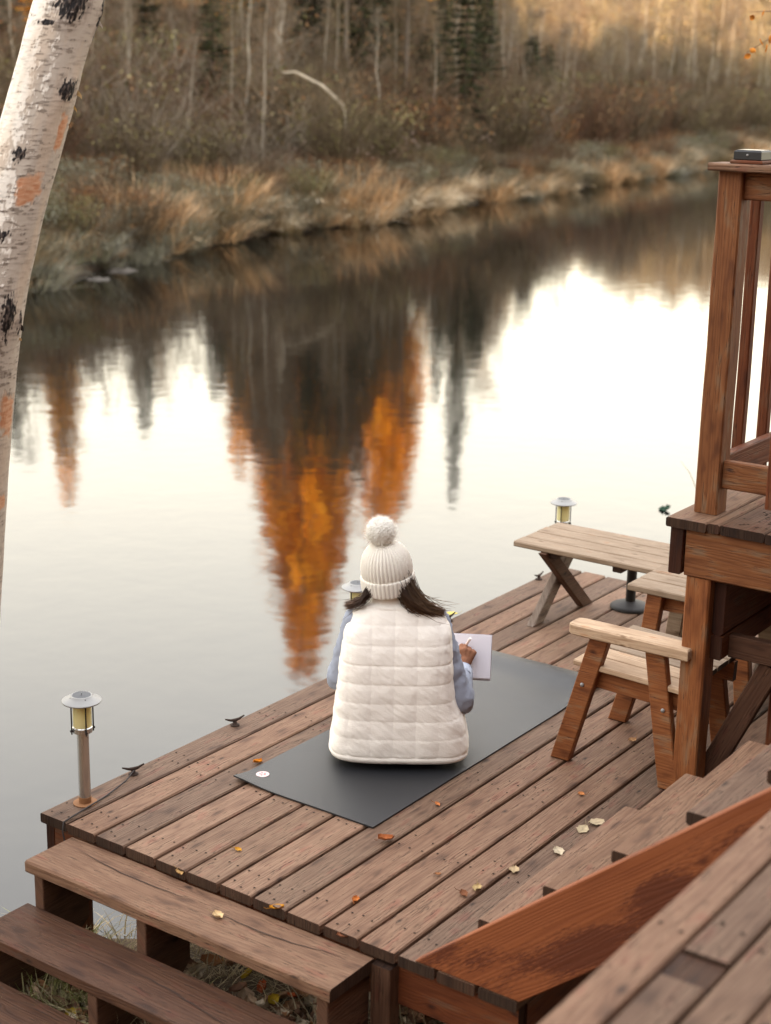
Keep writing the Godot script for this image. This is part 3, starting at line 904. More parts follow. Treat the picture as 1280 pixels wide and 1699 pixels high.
func small_things() -> void:
	var first: Node3D = null
	for q in [[0.045, 0.45, "rusty mooring cleat beside the near lantern, with the cord"], [0.04, 1.06, "rusty mooring cleat on the deck edge, left of the woman"], [0.02, 2.74, "dark mooring cleat on the deck edge beside a yellow leaf at the woman's shoulder"], [0.03, 3.63, "dark mooring cleat on the deck edge by the crossed table legs"]]:
		var o: Node3D
		if first == null:
			o = thing("mooring_cleat", Vector3.ZERO, q[2], "cleat", "mooring cleats on the deck edge")
			var b := Buf.new()
			b.lathe([[0.02, 0.001], [0.02, 0.004], [0.009, 0.009], [0.008, 0.022], [0.0, 0.025]], 12)
			emit("foot", b, plain(Color(0.035, 0.02, 0.014), 0.85), o)
			b = Buf.new()
			b.tube([Vector3(-0.045, 0.036, 0), Vector3(-0.02, 0.026, 0), Vector3(0, 0.023, 0), Vector3(0.02, 0.026, 0), Vector3(0.045, 0.036, 0)], [0.003, 0.0055, 0.008, 0.0055, 0.003], 8)
			emit("horn", b, plain(Color(0.035, 0.02, 0.014), 0.85), o)
			first = o
		else:
			o = first.duplicate()
			o.name = numbered("mooring_cleat")
			add_child(o)
			o.set_meta("label", q[2])
		o.position = P(q[0], q[1], 0.001)
		o.rotation.y = PI / 2 - 0.5 + q[1] * 0.13
	var b := Buf.new()
	b.tube([P(0.05, 0.45, 0.02), P(0.075, 0.38, 0.009), P(0.105, 0.25, 0.006), P(0.12, 0.14, 0.006), P(0.131, 0.05, 0.006), P(0.137, -0.004, 0.004), P(0.139, -0.012, -0.03), P(0.14, 0.02, -0.2), P(0.16, 0.12, -0.33), P(0.06, 0.12, -0.44), P(0.02, 0.2, -0.6)], [0.003, 0.003, 0.003, 0.003, 0.003, 0.003, 0.003, 0.003, 0.003, 0.003, 0.003], 6)
	tag(emit("dark_rope", b, plain(Color(0.05, 0.043, 0.04), 0.9)), "thin dark cord from the near cleat past the lantern over the deck front", "rope")
	var leaf := [
		[0.363, 0.825, 0.004, 0.075, 0.9, Color(0.62, 0.22, 0.02), "curled orange leaf at the near left edge of the yoga mat"],
		[1.154, 0.592, 0.008, 0.1, 0.95, Color(0.42, 0.14, 0.05), "crumpled red brown leaf on the planks below the mat corner"],
		[1.69, 1.183, 0.004, 0.1, 0.35, Color(0.5, 0.39, 0.25), "larger of two pale yellow leaves beside the lowest stair tread"],
		[1.675, 1.105, 0.004, 0.085, 0.3, Color(0.48, 0.38, 0.24), "smaller pale yellow leaf just below the larger pale leaf, by the stair"],
		[1.689, 0.9, 0.004, 0.08, 0.5, Color(0.52, 0.43, 0.3), "pale cream leaf tucked against the lowest stair tread"],
		[1.634, 0.686, 0.004, 0.075, 0.5, Color(0.46, 0.34, 0.2), "tan curled leaf near the lower end of the stair"],
		[1.6, 0.5, 0.004, 0.07, 0.7, Color(0.45, 0.32, 0.15), "yellow brown leaf caught in the gap beside the lowest tread"],
		[1.585, 0.44, 0.004, 0.06, 0.8, Color(0.22, 0.09, 0.045), "dark brown leaf stuck in the plank gap by the tan leaf"],
		[1.318, 0.19, 0.003, 0.055, 0.9, Color(0.5, 0.16, 0.04), "little orange leaf in a plank gap near the deck front"],
		[0.78, 0.22, 0.003, 0.045, 0.8, Color(0.6, 0.3, 0.04), "tiny yellow orange leaf in a plank gap left of the mat corner"],
		[0.985, -0.119, -0.031, 0.075, 0.7, Color(0.6, 0.42, 0.22), "cream and orange leaf lying on the top step"],
		[1.135, 0.004, -0.006, 0.075, 0.7, Color(0.62, 0.28, 0.03), "golden leaf wedged between the top step and the deck front"],
		[0.71, -0.006, -0.01, 0.06, 0.7, Color(0.5, 0.3, 0.12), "brown leaf wedged behind the top step, left of the golden leaf"],
		[1.41, 0.0, -0.01, 0.065, 0.8, Color(0.3, 0.12, 0.06), "dried brown leaf wedged behind the right end of the top step"],
		[-0.02, 2.82, 0.006, 0.1, 0.4, Color(0.66, 0.55, 0.16), "yellow leaf on the deck edge beside the woman's shoulder"],
		[0.93, 2.56, 0.004, 0.05, 0.8, Color(0.52, 0.2, 0.06), "small orange brown leaf between the mat and the armchair"],
		[1.53, 1.36, 0.004, 0.05, 0.8, Color(0.5, 0.2, 0.07), "small rusty leaf on the planks below the armchair legs"],
		[1.45, 1.95, 0.004, 0.06, 0.5, Color(0.55, 0.3, 0.14), "tan leaf on the planks under the armchair seat"],
		[1.14, 0.95, 0.004, 0.04, 0.8, Color(0.55, 0.2, 0.07), "tiny orange leaf along the right edge of the mat"],
		[1.44, 0.5, 0.004, 0.035, 0.8, Color(0.4, 0.18, 0.08), "tiny brown leaf in the gap above the tan leaf"]]
	var k := 0
	for q in leaf:
		var o := put("fallen_leaf", leaf_mesh(q[3] * 0.64, q[4], q[5], 100 + k), M.leafy)
		tag(o, q[6], "leaf", "fallen leaves on the deck")
		o.position = P(q[0], q[1], q[2])
		o.rotation = Vector3(rng.randf_range(-0.15, 0.15), rng.randf() * TAU, rng.randf_range(-0.15, 0.15))
		k += 1
	b = Buf.new()
	b.tube([P(-0.17, 6.3, -0.75), P(-0.2, 6.3, -0.22), P(-0.242, 6.3, -0.061), P(-0.3, 6.3, 0.047), P(-0.375, 6.3, 0.122)], [0.004, 0.0035, 0.003, 0.0025, 0.001], 5)
	tag(emit("reed_stalk", b, plain(Color(0.25, 0.22, 0.15), 0.9)), "thin bent reed stalk in the water beside the railing post", "reed")
	var fl := thing("floating_leaf", P(-1.02, 7.5, WATER + 0.004), "small dark green leaf floating on the bright water left of the upper deck", "leaf")
	var fo := put("blade", leaf_mesh(0.13, 0.5, Color(0.02, 0.05, 0.03), 77), M.leafy, fl)
	fo.rotation = Vector3(0.1, 0.4, 0.3)
	# a maple limb with a few last leaves at the upper right
	var t := thing("maple_sapling", P(3.0, 8.2, -0.2), "bare twig tips with a few last orange leaves at the upper right edge", "tree")
	var at := t.position
	b = Buf.new()
	b.tube([P(3.0, 8.2, -0.5) - at, P(3.0, 8.1, 1.4) - at, P(2.9, 8.0, 3.2) - at, P(3.1, 8.1, 5.5) - at], [0.07, 0.055, 0.04, 0.012], 8)
	emit("trunk", b, plain(Color(0.1, 0.075, 0.055), 0.95), t)
	var tips := [[P(0.42, 5.45, 2.95), P(0.3, 5.3, 2.84)], [P(0.45, 5.45, 3.08), P(0.29, 5.34, 3.07)]]
	for q in tips:
		b = Buf.new()
		b.tube([P(2.92, 8.0, 2.9) - at, P(1.7, 6.7, 3.12) - at, q[0] - at, q[1] - at], [0.02, 0.012, 0.005, 0.0015], 5)
		emit("branch", b, plain(Color(0.16, 0.1, 0.06), 0.95), t)
	for q in [P(0.33, 5.32, 2.86), P(0.31, 5.3, 2.82), P(0.36, 5.36, 2.9), P(0.34, 5.4, 3.07), P(0.3, 5.34, 3.04), P(0.4, 5.42, 2.92), P(0.39, 5.4, 2.87), P(0.43, 5.45, 2.96)]:
		var lf := put("leaf", leaf_mesh(0.045, 0.7, Color(0.55, 0.2, 0.03), 55), M.leafy, t)
		lf.position = q - at
		lf.rotation = Vector3(rng.randf() * 3.0, rng.randf() * 6.0, rng.randf() * 3.0)

func leaf_mesh(size: float, curl: float, col: Color, sd: int) -> ArrayMesh:
	var r := RandomNumberGenerator.new()
	r.seed = sd
	var b := Buf.new()
	var rows := 7; var cols := 7
	var tw := r.randf_range(-1.0, 1.0)
	for i in rows:
		var s := float(i) / (rows - 1)
		var w := size * 0.42 * pow(sin(PI * clampf(s * 0.93 + 0.05, 0.0, 1.0)), 0.75) * (1.0 + (0.16 if i % 2 == 0 else -0.1))
		for j in cols:
			var a := float(j) / (cols - 1) * 2.0 - 1.0
			var y := curl * size * (0.22 * a * a + 0.18 * pow(s - 0.4, 2.0) * 2.0 + tw * 0.1 * a * (s - 0.5)) + r.randf_range(-0.02, 0.02) * size
			var shade := 1.0 - 0.3 * r.randf() - (0.18 if j == 3 else 0.0)
			b.vert(Vector3(w * a * (1.0 - 0.25 * curl * a * a), maxf(y, 0.0) + 0.001, (s - 0.5) * size), Vector3.UP, Vector2(a, s), Color(col.r * shade, col.g * shade, col.b * shade))
	b.grid(0, rows, cols, false)
	b.smooth(0)
	b.tube([Vector3(0, 0.004, size * 0.5), Vector3(0.01, 0.008, size * 0.72), Vector3(0.015, 0.016, size * 0.86)], [0.0012, 0.001, 0.0008], 4, Color(col.r * 0.5, col.g * 0.5, col.b * 0.5))
	return b.mesh()

# ---------------------------------------------------------------- mat, woman, notebook
func mat_and_person() -> void:
	var o := thing("yoga_mat", P(0.725, 1.5625, 0), "dark grey yoga mat lying along the planks under the woman", "mat")
	var at := o.position
	var b := Buf.new()
	var rows := 40; var cols := 14
	var top := func(i: int, j: int) -> Vector3:
		var u := lerpf(0.39, 1.06, float(j) / (cols - 1)); var v := lerpf(0.646, 2.479, float(i) / (rows - 1))
		var lift := 0.022 * exp(-pow((v - 2.40) / 0.08, 2.0)) + 0.004 * exp(-pow((v - 2.1) / 0.07, 2.0)) + 0.016 * exp(-pow((v - 0.646) / 0.05, 2.0) - pow((u - 0.39) / 0.12, 2.0)) + 0.002 * far_noise.get_noise_2d(u * 130.0, v * 90.0)
		return P(u, v, 0.0078 + lift + 0.0006 * far_noise.get_noise_2d(u * 500.0, v * 300.0)) - at
	for i in rows:
		for j in cols:
			b.vert(top.call(i, j), Vector3.UP, Vector2(j / 6.0, i / 6.0))
	b.grid(0, rows, cols, false)
	b.smooth(0)
	for j in cols - 1:
		for e in [0, rows - 1]:
			var p: Vector3 = top.call(e, j if e == 0 else j + 1); var q: Vector3 = top.call(e, j + 1 if e == 0 else j)
			b.quad(p - Vector3(0, 0.006, 0), q - Vector3(0, 0.006, 0), q, p)
	for i in rows - 1:
		for e in [0, cols - 1]:
			var p: Vector3 = top.call(i if e > 0 else i + 1, e); var q: Vector3 = top.call(i + 1 if e > 0 else i, e)
			b.quad(p - Vector3(0, 0.006, 0), q - Vector3(0, 0.006, 0), q, p)
	var mm := plain(Color(0.019, 0.0195, 0.022), 0.4, 0.48)
	mm.heightmap_enabled = true
	mm.heightmap_texture = noise_tex(61, 0.09, 256, 256)
	mm.heightmap_scale = 0.05
	mm.uv1_scale = Vector3(6, 6, 1)
	emit("sheet", b, mm, o)
	b = Buf.new()   # round pale print with a small pink rosette
	var ctr := P(0.455, 0.745, 0.0102) - at
	var pk := Color(0.72, 0.52, 0.5); var rd := Color(0.62, 0.2, 0.2)
	for k in 24:
		var a := TAU * k / 24.0; var a2 := TAU * (k + 1) / 24.0
		b.tri(ctr, ctr + Vector3(cos(a), 0, -sin(a)) * 0.026, ctr + Vector3(cos(a2), 0, -sin(a2)) * 0.026, pk)
	for k in 5:
		var a := TAU * k / 5.0
		var d := Vector3(cos(a), 0, -sin(a)); var s := Vector3(-sin(a), 0, -cos(a))
		b.quad(ctr + d * 0.004 + Vector3(0, 0.001, 0) - s * 0.0015, ctr + d * 0.011 + Vector3(0, 0.001, 0) - s * 0.005, ctr + d * 0.017 + Vector3(0, 0.001, 0), ctr + d * 0.011 + Vector3(0, 0.001, 0) + s * 0.005, Vector2.ZERO, Vector2.ZERO, Vector2.ZERO, Vector2.ZERO, rd)
	emit("printed_emblem", b, M.cloth, o)

	var w := thing("person", P(0.768, 1.226, 0.036), "person in cream quilted vest and white bobble hat, seated with back turned, writing", "person")
	w.rotation.y = deg_to_rad(35.3)
	var shirt := Color(0.29, 0.31, 0.375); var legs := Color(0.018, 0.018, 0.022); var skin := Color(0.25, 0.115, 0.07); var shoe := Color(0.05, 0.045, 0.045)
	b = Buf.new()
	var bones := [
		[Vector3(-0.08, 0.075, 0.035), Vector3(0.08, 0.075, 0.035), 0.104, 0.104, legs], [Vector3(0, 0.14, 0.0), Vector3(-0.01, 0.32, -0.02), 0.11, 0.105, shirt], [Vector3(-0.01, 0.32, -0.02), Vector3(-0.02, 0.49, -0.035), 0.105, 0.085, shirt],
		[Vector3(-0.15, 0.535, -0.035), Vector3(0.12, 0.53, -0.035), 0.045, 0.045, shirt], [Vector3(-0.03, 0.53, -0.03), Vector3(-0.05, 0.68, -0.045), 0.052, 0.05, skin],
		[Vector3(0.13, 0.53, -0.03), Vector3(0.236, 0.222, -0.005), 0.062, 0.057, shirt], [Vector3(0.236, 0.222, -0.005), Vector3(0.262, 0.262, -0.215), 0.057, 0.037, shirt], [Vector3(0.232, 0.212, 0.0), Vector3(0.243, 0.2, -0.04), 0.046, 0.04, shirt],
		[Vector3(-0.176, 0.53, -0.015), Vector3(-0.24, 0.285, -0.05), 0.058, 0.052, shirt], [Vector3(-0.24, 0.285, -0.05), Vector3(0.06, 0.25, -0.32), 0.048, 0.034, shirt],
		[Vector3(-0.09, 0.07, -0.03), Vector3(-0.2, 0.12, -0.36), 0.095, 0.06, legs], [Vector3(0.09, 0.07, -0.03), Vector3(0.2, 0.1, -0.36), 0.095, 0.06, legs],
		[Vector3(-0.2, 0.11, -0.36), Vector3(0.08, 0.03, -0.36), 0.055, 0.036, legs], [Vector3(0.2, 0.09, -0.36), Vector3(-0.08, 0.025, -0.43), 0.055, 0.036, legs],
		[Vector3(0.08, 0.012, -0.36), Vector3(0.2, 0.005, -0.32), 0.036, 0.03, shoe], [Vector3(-0.08, 0.012, -0.43), Vector3(-0.19, 0.005, -0.42), 0.036, 0.03, shoe]]
	flesh(b, bones, 0.03, 0.0125)
	var fold := noise(95, 2)   # folds of the sleeves
	for k in b.v.size():
		if b.c[k] == shirt:
			var q := b.v[k]
			b.v[k] = q + b.n[k] * (0.007 * fold.get_noise_3d(q.x * 14.0, q.y * 22.0 + q.z * 16.0, q.z * 10.0) + 0.0035 * fold.get_noise_3d(q.x * 40.0, q.y * 55.0, q.z * 30.0))
	b.smooth(0)
	var hc := Vector3(-0.055, 0.755, -0.05)
	flesh(b, [[hc + Vector3(0, 0.02, 0.015), hc + Vector3(0, 0.01, -0.02), 0.083, 0.08, skin], [hc + Vector3(0, -0.03, -0.03), hc + Vector3(0, -0.085, -0.062), 0.062, 0.034, skin], [hc + Vector3(0, 0.0, -0.095), hc + Vector3(0, -0.032, -0.113), 0.007, 0.012, skin],
		[hc + Vector3(-0.015, -0.062, -0.092), hc + Vector3(0.015, -0.062, -0.092), 0.007, 0.007, Color(0.3, 0.1, 0.08)], [hc + Vector3(-0.04, 0.012, -0.085), hc + Vector3(0.04, 0.012, -0.085), 0.012, 0.012, skin],
		[hc + Vector3(0, -0.1, 0.0), hc + Vector3(0, -0.04, 0.0), 0.05, 0.055, skin], [hc + Vector3(-0.084, -0.01, 0.0), hc + Vector3(-0.082, -0.035, -0.006), 0.012, 0.009, skin], [hc + Vector3(0.084, -0.01, 0.0), hc + Vector3(0.082, -0.035, -0.006), 0.012, 0.009, skin]], 0.016, 0.005)
	# right hand closed on a pen, seen from its back; left hand under the notebook
	var wr := Vector3(0.262, 0.262, -0.21)
	var hb := [[wr, Vector3(0.268, 0.288, -0.236), 0.023, 0.026, skin]]
	for k in 4:
		var kn := Vector3(0.252 + 0.0175 * k, 0.334 - 0.005 * absf(k - 1.0), -0.252 + 0.002 * k)
		hb.append([Vector3(0.26 + 0.007 * k, 0.285, -0.237), kn, 0.014, 0.0115, skin])
		var mid := kn + Vector3(0.004 - 0.002 * k, 0.011 - 0.005 * k, -0.032 + 0.002 * k)
		hb.append([kn, mid, 0.0098, 0.0088, skin])
		var tip := mid + Vector3(-0.004 + 0.004 * (1 - k), -0.021 - 0.002 * k, -0.008 + 0.006 * k)
		hb.append([mid, tip, 0.0086, 0.0078, skin])
		hb.append([tip, tip + Vector3(0.0, -0.014, 0.006 + 0.003 * k), 0.0078, 0.007, skin])
	hb.append([Vector3(0.252, 0.285, -0.24), Vector3(0.238, 0.315, -0.268), 0.014, 0.0105, skin])
	hb.append([Vector3(0.238, 0.315, -0.268), Vector3(0.254, 0.335, -0.29), 0.0102, 0.008, skin])
	flesh(b, hb, 0.006, 0.0032)
	var lh := [[Vector3(0.06, 0.25, -0.32), Vector3(0.1, 0.24, -0.345), 0.026, 0.026, skin]]
	for k in 4:
		var kn := Vector3(0.15, 0.262 - 0.017 * k, -0.36)
		lh.append([Vector3(0.09, 0.25 - 0.007 * k, -0.345), kn, 0.014, 0.011, skin])
		lh.append([kn, kn + Vector3(0.04, 0.003, -0.006), 0.0095, 0.0085, skin])
		lh.append([kn + Vector3(0.04, 0.003, -0.006), kn + Vector3(0.066, 0.003, 0.0), 0.0085, 0.0075, skin])
	lh.append([Vector3(0.09, 0.262, -0.33), Vector3(0.15, 0.28, -0.315), 0.013, 0.0098, skin])
	lh.append([Vector3(0.15, 0.28, -0.315), Vector3(0.185, 0.285, -0.292), 0.0098, 0.008, skin])
	flesh(b, lh, 0.006, 0.0035)
	emit("body", b, M.cloth, w)
	for s in [-1.0, 1.0]:
		b = Buf.new()
		b.lathe([[0.0, -0.011], [0.0078, -0.0078], [0.011, 0.0], [0.0078, 0.0078], [0.0, 0.011]], 12, hc + Vector3(s * 0.03, -0.006, -0.078), Color(0.75, 0.72, 0.68))
		b.lathe([[0.0, -0.005], [0.005, 0.0], [0.0, 0.005]], 10, hc + Vector3(s * 0.03, -0.006, -0.0865), Color(0.03, 0.015, 0.01))
		emit("eye", b, M.cloth, w)
	# cuffs of the sleeve: a loose ring where shirt ends at the wrist
	b = Buf.new()
	var cd := (wr - Vector3(0.236, 0.222, -0.005)).normalized()
	b.tube([wr - cd * 0.055, wr - cd * 0.03, wr - cd * 0.008, wr - cd * 0.004, wr - cd * 0.012], [0.041, 0.0415, 0.039, 0.035, 0.033], 20, Color(0.42, 0.46, 0.54))
	emit("cuff", b, M.cloth, w)
	vest(w)
	hat(w)
	hair(w)
	# notebook leaning on the thigh, pen in the hand
	var n := thing("notebook", w.transform * Vector3(0.302, 0.288, -0.304), "open white notebook held on the thigh of the woman", "notebook")
	n.rotation.y = w.rotation.y
	n.rotate_object_local(Vector3.FORWARD, 0.035)
	n.rotate_object_local(Vector3.RIGHT, -0.33)
	var paper := plain(Color(0.74, 0.72, 0.78), 0.8)
	b = Buf.new()
	for k in 3:
		var z := 0.004 * k; var g := 0.0012 * k
		var lo := Vector3(-0.079 + g, -0.094 + g * 2.0, z); var hi := Vector3(0.079 - g, 0.09, z + 0.0036)
		b.quad(Vector3(lo.x, lo.y, hi.z), Vector3(hi.x, lo.y, hi.z), hi, Vector3(lo.x, hi.y, hi.z))
		b.quad(lo, Vector3(hi.x, lo.y, lo.z), Vector3(hi.x, lo.y, hi.z), Vector3(lo.x, lo.y, hi.z))
		b.quad(Vector3(hi.x, lo.y, lo.z), Vector3(hi.x, hi.y, lo.z), hi, Vector3(hi.x, lo.y, hi.z))
		b.quad(Vector3(hi.x, hi.y, lo.z), Vector3(lo.x, hi.y, lo.z), Vector3(lo.x, hi.y, hi.z), hi)
		b.quad(Vector3(lo.x, hi.y, lo.z), lo, Vector3(lo.x, lo.y, hi.z), Vector3(lo.x, hi.y, hi.z))
	emit("pages", b, paper, n)
	var cv := put("cover", cut_mesh(PackedVector2Array([Vector2(-0.081, -0.1), Vector2(0.081, -0.1), Vector2(0.081, 0.092), Vector2(-0.081, 0.092)]), 0.003, 0.001), plain(Color(0.4, 0.37, 0.4), 0.7), n)
	cv.position = Vector3(0, 0, -0.0018)
	var pen := thing("pen", w.transform * Vector3(0.271, 0.342, -0.284), "pale pink pen in the right hand of the woman", "pen")
	pen.rotation.y = w.rotation.y
	b = Buf.new()
	b.tube([Vector3(-0.012, -0.036, -0.02), Vector3(-0.009, -0.028, -0.016)], [0.001, 0.004], 8, Color(0.3, 0.3, 0.3))
	b.tube([Vector3(-0.009, -0.028, -0.016), Vector3(0.014, 0.03, 0.018)], [0.0052, 0.0052], 12, Color(0.75, 0.6, 0.56))
	emit("barrel", b, M.cloth, pen)
	b = Buf.new()
	b.tube([Vector3(0.014, 0.03, 0.018), Vector3(0.018, 0.041, 0.024)], [0.0062, 0.006], 12, Color(0.8, 0.72, 0.68))
	emit("cap", b, M.cloth, pen)

func vest(w: Node3D) -> void:
	# height, left, right, back, front
	var keys := [[0.0, -0.262, 0.262, 0.150, -0.19], [0.03, -0.274, 0.274, 0.162, -0.20], [0.09, -0.266, 0.266, 0.162, -0.19], [0.16, -0.258, 0.25, 0.156, -0.18], [0.22, -0.252, 0.222, 0.15, -0.175], [0.3, -0.243, 0.206, 0.143, -0.165], [0.38, -0.236, 0.2, 0.13, -0.16], [0.46, -0.226, 0.194, 0.112, -0.15], [0.53, -0.214, 0.184, 0.086, -0.135], [0.575, -0.192, 0.158, 0.062, -0.12], [0.605, -0.162, 0.108, 0.047, -0.105], [0.625, -0.128, 0.04, 0.039, -0.10], [0.65, -0.124, 0.02, 0.038, -0.098], [0.68, -0.122, 0.014, 0.042, -0.096], [0.686, -0.115, 0.008, 0.034, -0.09], [0.662, -0.108, 0.004, 0.026, -0.084]]
	var lens := [0.0]
	for k in keys.size() - 1:
		var a: Array = keys[k]; var c: Array = keys[k + 1]
		lens.append(lens[k] + Vector2(c[0] - a[0], ((c[2] - c[1]) - (a[2] - a[1])) * 0.5).length())
	var total: float = lens[-1]
	var b := Buf.new()
	var rows := 190; var cols := 300
	var wr := noise(91, 2)
	for i in rows:
		var s := total * i / (rows - 1)
		var k := 0
		while k < keys.size() - 2 and lens[k + 1] < s: k += 1
		var t: float = (s - lens[k]) / (lens[k + 1] - lens[k])
		var q := []
		for e in 5:
			q.append(cubic_interpolate(keys[k][e], keys[k + 1][e], keys[maxi(k - 1, 0)][e], keys[mini(k + 2, keys.size() - 1)][e], t))
		var cx: float = (q[1] + q[2]) / 2; var hw: float = (q[2] - q[1]) / 2
		var cz: float = (q[3] + q[4]) / 2; var hd: float = (q[3] - q[4]) / 2
		var puff := clampf((total - s - 0.09) * 20.0, 0.0, 1.0)
		for j in cols:
			var a := TAU * j / cols
			var ca := cos(a); var sa := sin(a)
			var ex := lerpf(0.48, 0.95, smoothstep(total - 0.3, total - 0.1, s))
			var rad := pow(pow(absf(ca), 2.0 / ex) + pow(absf(sa), 2.0 / ex), -ex / 2.0)
			var x := rad * ca * hw; var z := rad * sa * hd
			var across := (cx + x) * 0.86 + 0.022 if sa > 0 else cx + x
			var side := across / 0.0375 - (0.5 if s > 0.0 else 0.0)
			var seam_h := pow(absf(sin(PI * (s - 0.035) / 0.0745)), 0.26) if s > 0.035 else 0.75
			var seam_v := pow(absf(sin(PI * across / 0.0755)), 0.26)
			var d := 0.0082 * (seam_h * 0.5 + 0.5 * seam_v) * puff
			if s <= 0.035: d = 0.011 * sqrt(sin(PI * clampf(s / 0.035, 0.02, 0.98)))
			d += 0.0013 * wr.get_noise_3d(x * 22.0 + s * 26.0, s * 5.0 - x * 12.0, z * 22.0) * puff + 0.003 * wr.get_noise_3d(x * 6.0, s * 8.0, z * 6.0) * puff
			d += 0.0005 * wr.get_noise_3d(x * 90.0, s * 26.0 + absf(x) * 60.0, z * 90.0)
			var nn := Vector3(x / maxf(hw * hw, 1e-4), 0.0, z / maxf(hd * hd, 1e-4)).normalized()
			b.vert(Vector3(cx + x, q[0], cz + z) + nn * d + Vector3(0, d * 0.4 if s > 0.5 else 0.0, 0), Vector3.UP, Vector2(j * 0.017, s * 4.0))
	# angle runs from +x towards +z (the back), so rows turn clockwise seen from above
	var first := 0
	for r in rows - 1:
		for k in cols:
			var a := first + r * cols + k
			var c := first + r * cols + (k + 1) % cols
			b.face(a, a + cols, c + cols); b.face(a, c + cols, c)
	b.smooth(0)
	var m := plain(Color(0.84, 0.785, 0.705), 0.85, 0.3)
	m.rim_enabled = true
	m.rim = 0.25
	m.heightmap_enabled = true
	m.heightmap_texture = noise_tex(63, 0.12, 256, 256)
	m.heightmap_scale = 0.06
	emit("quilted_vest", b, m, w)
	# bound edges of the two armholes
	for q in [[Vector3(0.172, 0.44, -0.03), Vector3(0.035, 0.115, 0.0), 0.09, 1.0], [Vector3(-0.2, 0.445, -0.03), Vector3(-0.035, 0.115, 0.0), 0.082, -1.0]]:
		b = Buf.new()
		var pts := []; var rr := []
		for k in 29:
			var a := TAU * k / 28.0
			var y := cos(a) * 0.115
			pts.append(q[0] + Vector3(q[3] * (0.012 - y * 0.34 - y * y * 1.6), y, sin(a) * q[2]))
			rr.append(0.0062)
		b.tube(pts, rr, 8, Color.WHITE, null, false)
		emit("armhole_binding", b, m, w)

func hat(w: Node3D) -> void:
	var o := Node3D.new()
	o.name = "knitted_hat"
	w.add_child(o)
	o.position = Vector3(-0.053, 0.664, -0.042)
	o.rotation = Vector3(0.1, 0, 0.12)
	var wool := plain(Color(0.8, 0.755, 0.67), 0.95, 0.2)
	wool.rim_enabled = true
	wool.rim = 0.4
	wool.heightmap_enabled = true
	wool.heightmap_texture = noise_tex(65, 0.1, 256, 256)
	wool.heightmap_scale = 0.1
	wool.uv1_scale = Vector3(8, 8, 1)
	var ribs := 40
	for part in 2:
		var b := Buf.new()
		var prof := [[0.094, 0.052], [0.098, 0.075], [0.098, 0.1], [0.094, 0.124], [0.086, 0.147], [0.073, 0.169], [0.056, 0.187], [0.034, 0.199], [0.002, 0.204]] if part == 0 else [[0.094, 0.006], [0.099, -0.002], [0.104, 0.004], [0.106, 0.03], [0.1055, 0.055], [0.102, 0.063], [0.097, 0.062]]
		var pr := []
		for k in prof.size() - 1:
			for s in 5: pr.append(Vector2(prof[k][0], prof[k][1]).cubic_interpolate(Vector2(prof[k + 1][0], prof[k + 1][1]), Vector2(prof[maxi(k - 1, 0)][0], prof[maxi(k - 1, 0)][1]), Vector2(prof[mini(k + 2, prof.size() - 1)][0], prof[mini(k + 2, prof.size() - 1)][1]), s / 5.0))
		pr.append(Vector2(prof[-1][0], prof[-1][1]))
		var cols := ribs * 7
		for q in pr:
			for s in cols:
				var a := TAU * s / cols
				var amp := 0.0048 * clampf(q.x / 0.07, 0.15, 1.0) if part == 0 else 0.0028
				var rib := absf(cos(a * ribs * 0.5))
				var r: float = q.x - amp + amp * 2.0 * sqrt(rib) + 0.0012 * far_noise.get_noise_2d(a * 900.0, q.y * 9000.0)
				b.vert(Vector3(cos(a) * r, q.y, -sin(a) * r), Vector3.UP, Vector2(float(s) / cols, q.y * 2.0))
		b.grid(0, pr.size(), cols, true)
		b.smooth(0)
		emit(["crown", "turned_up_cuff"][part], b, wool, o)
	var p := Buf.new()
	var c := Vector3(-0.006, 0.243, 0.0)
	var r := RandomNumberGenerator.new()
	r.seed = 8
	var fz := noise(97, 3)
	for i in 61:
		for j in 90:
			var e := PI * i / 60.0 - PI / 2; var a := TAU * j / 90.0
			var d := Vector3(cos(e) * cos(a), sin(e), -cos(e) * sin(a))
			var n := fz.get_noise_3dv(d * 9.0)
			p.vert(c + d * (0.0575 + 0.0035 * n + r.randf_range(-0.0012, 0.0012)), d, Vector2.ZERO, Color(0.86, 0.83, 0.76) * (0.94 + 0.06 * n))
	p.grid(0, 61, 90, true)
	p.smooth(0)
	for k in 2600:
		var d := Vector3(r.randfn(), r.randfn(), r.randfn()).normalized()
		var tip := (d + Vector3(r.randf_range(-0.2, 0.2), r.randf_range(-0.2, 0.2), r.randf_range(-0.2, 0.2))) * r.randf_range(0.06, 0.0665)
		var s := d.cross(Vector3(r.randfn(), r.randfn(), r.randfn())).normalized() * 0.001
		p.tri(c + d * 0.055 - s, c + d * 0.055 + s, c + tip, Color(0.86, 0.83, 0.77))
	emit("bobble", p, tinted(0.95, 0.7), o)

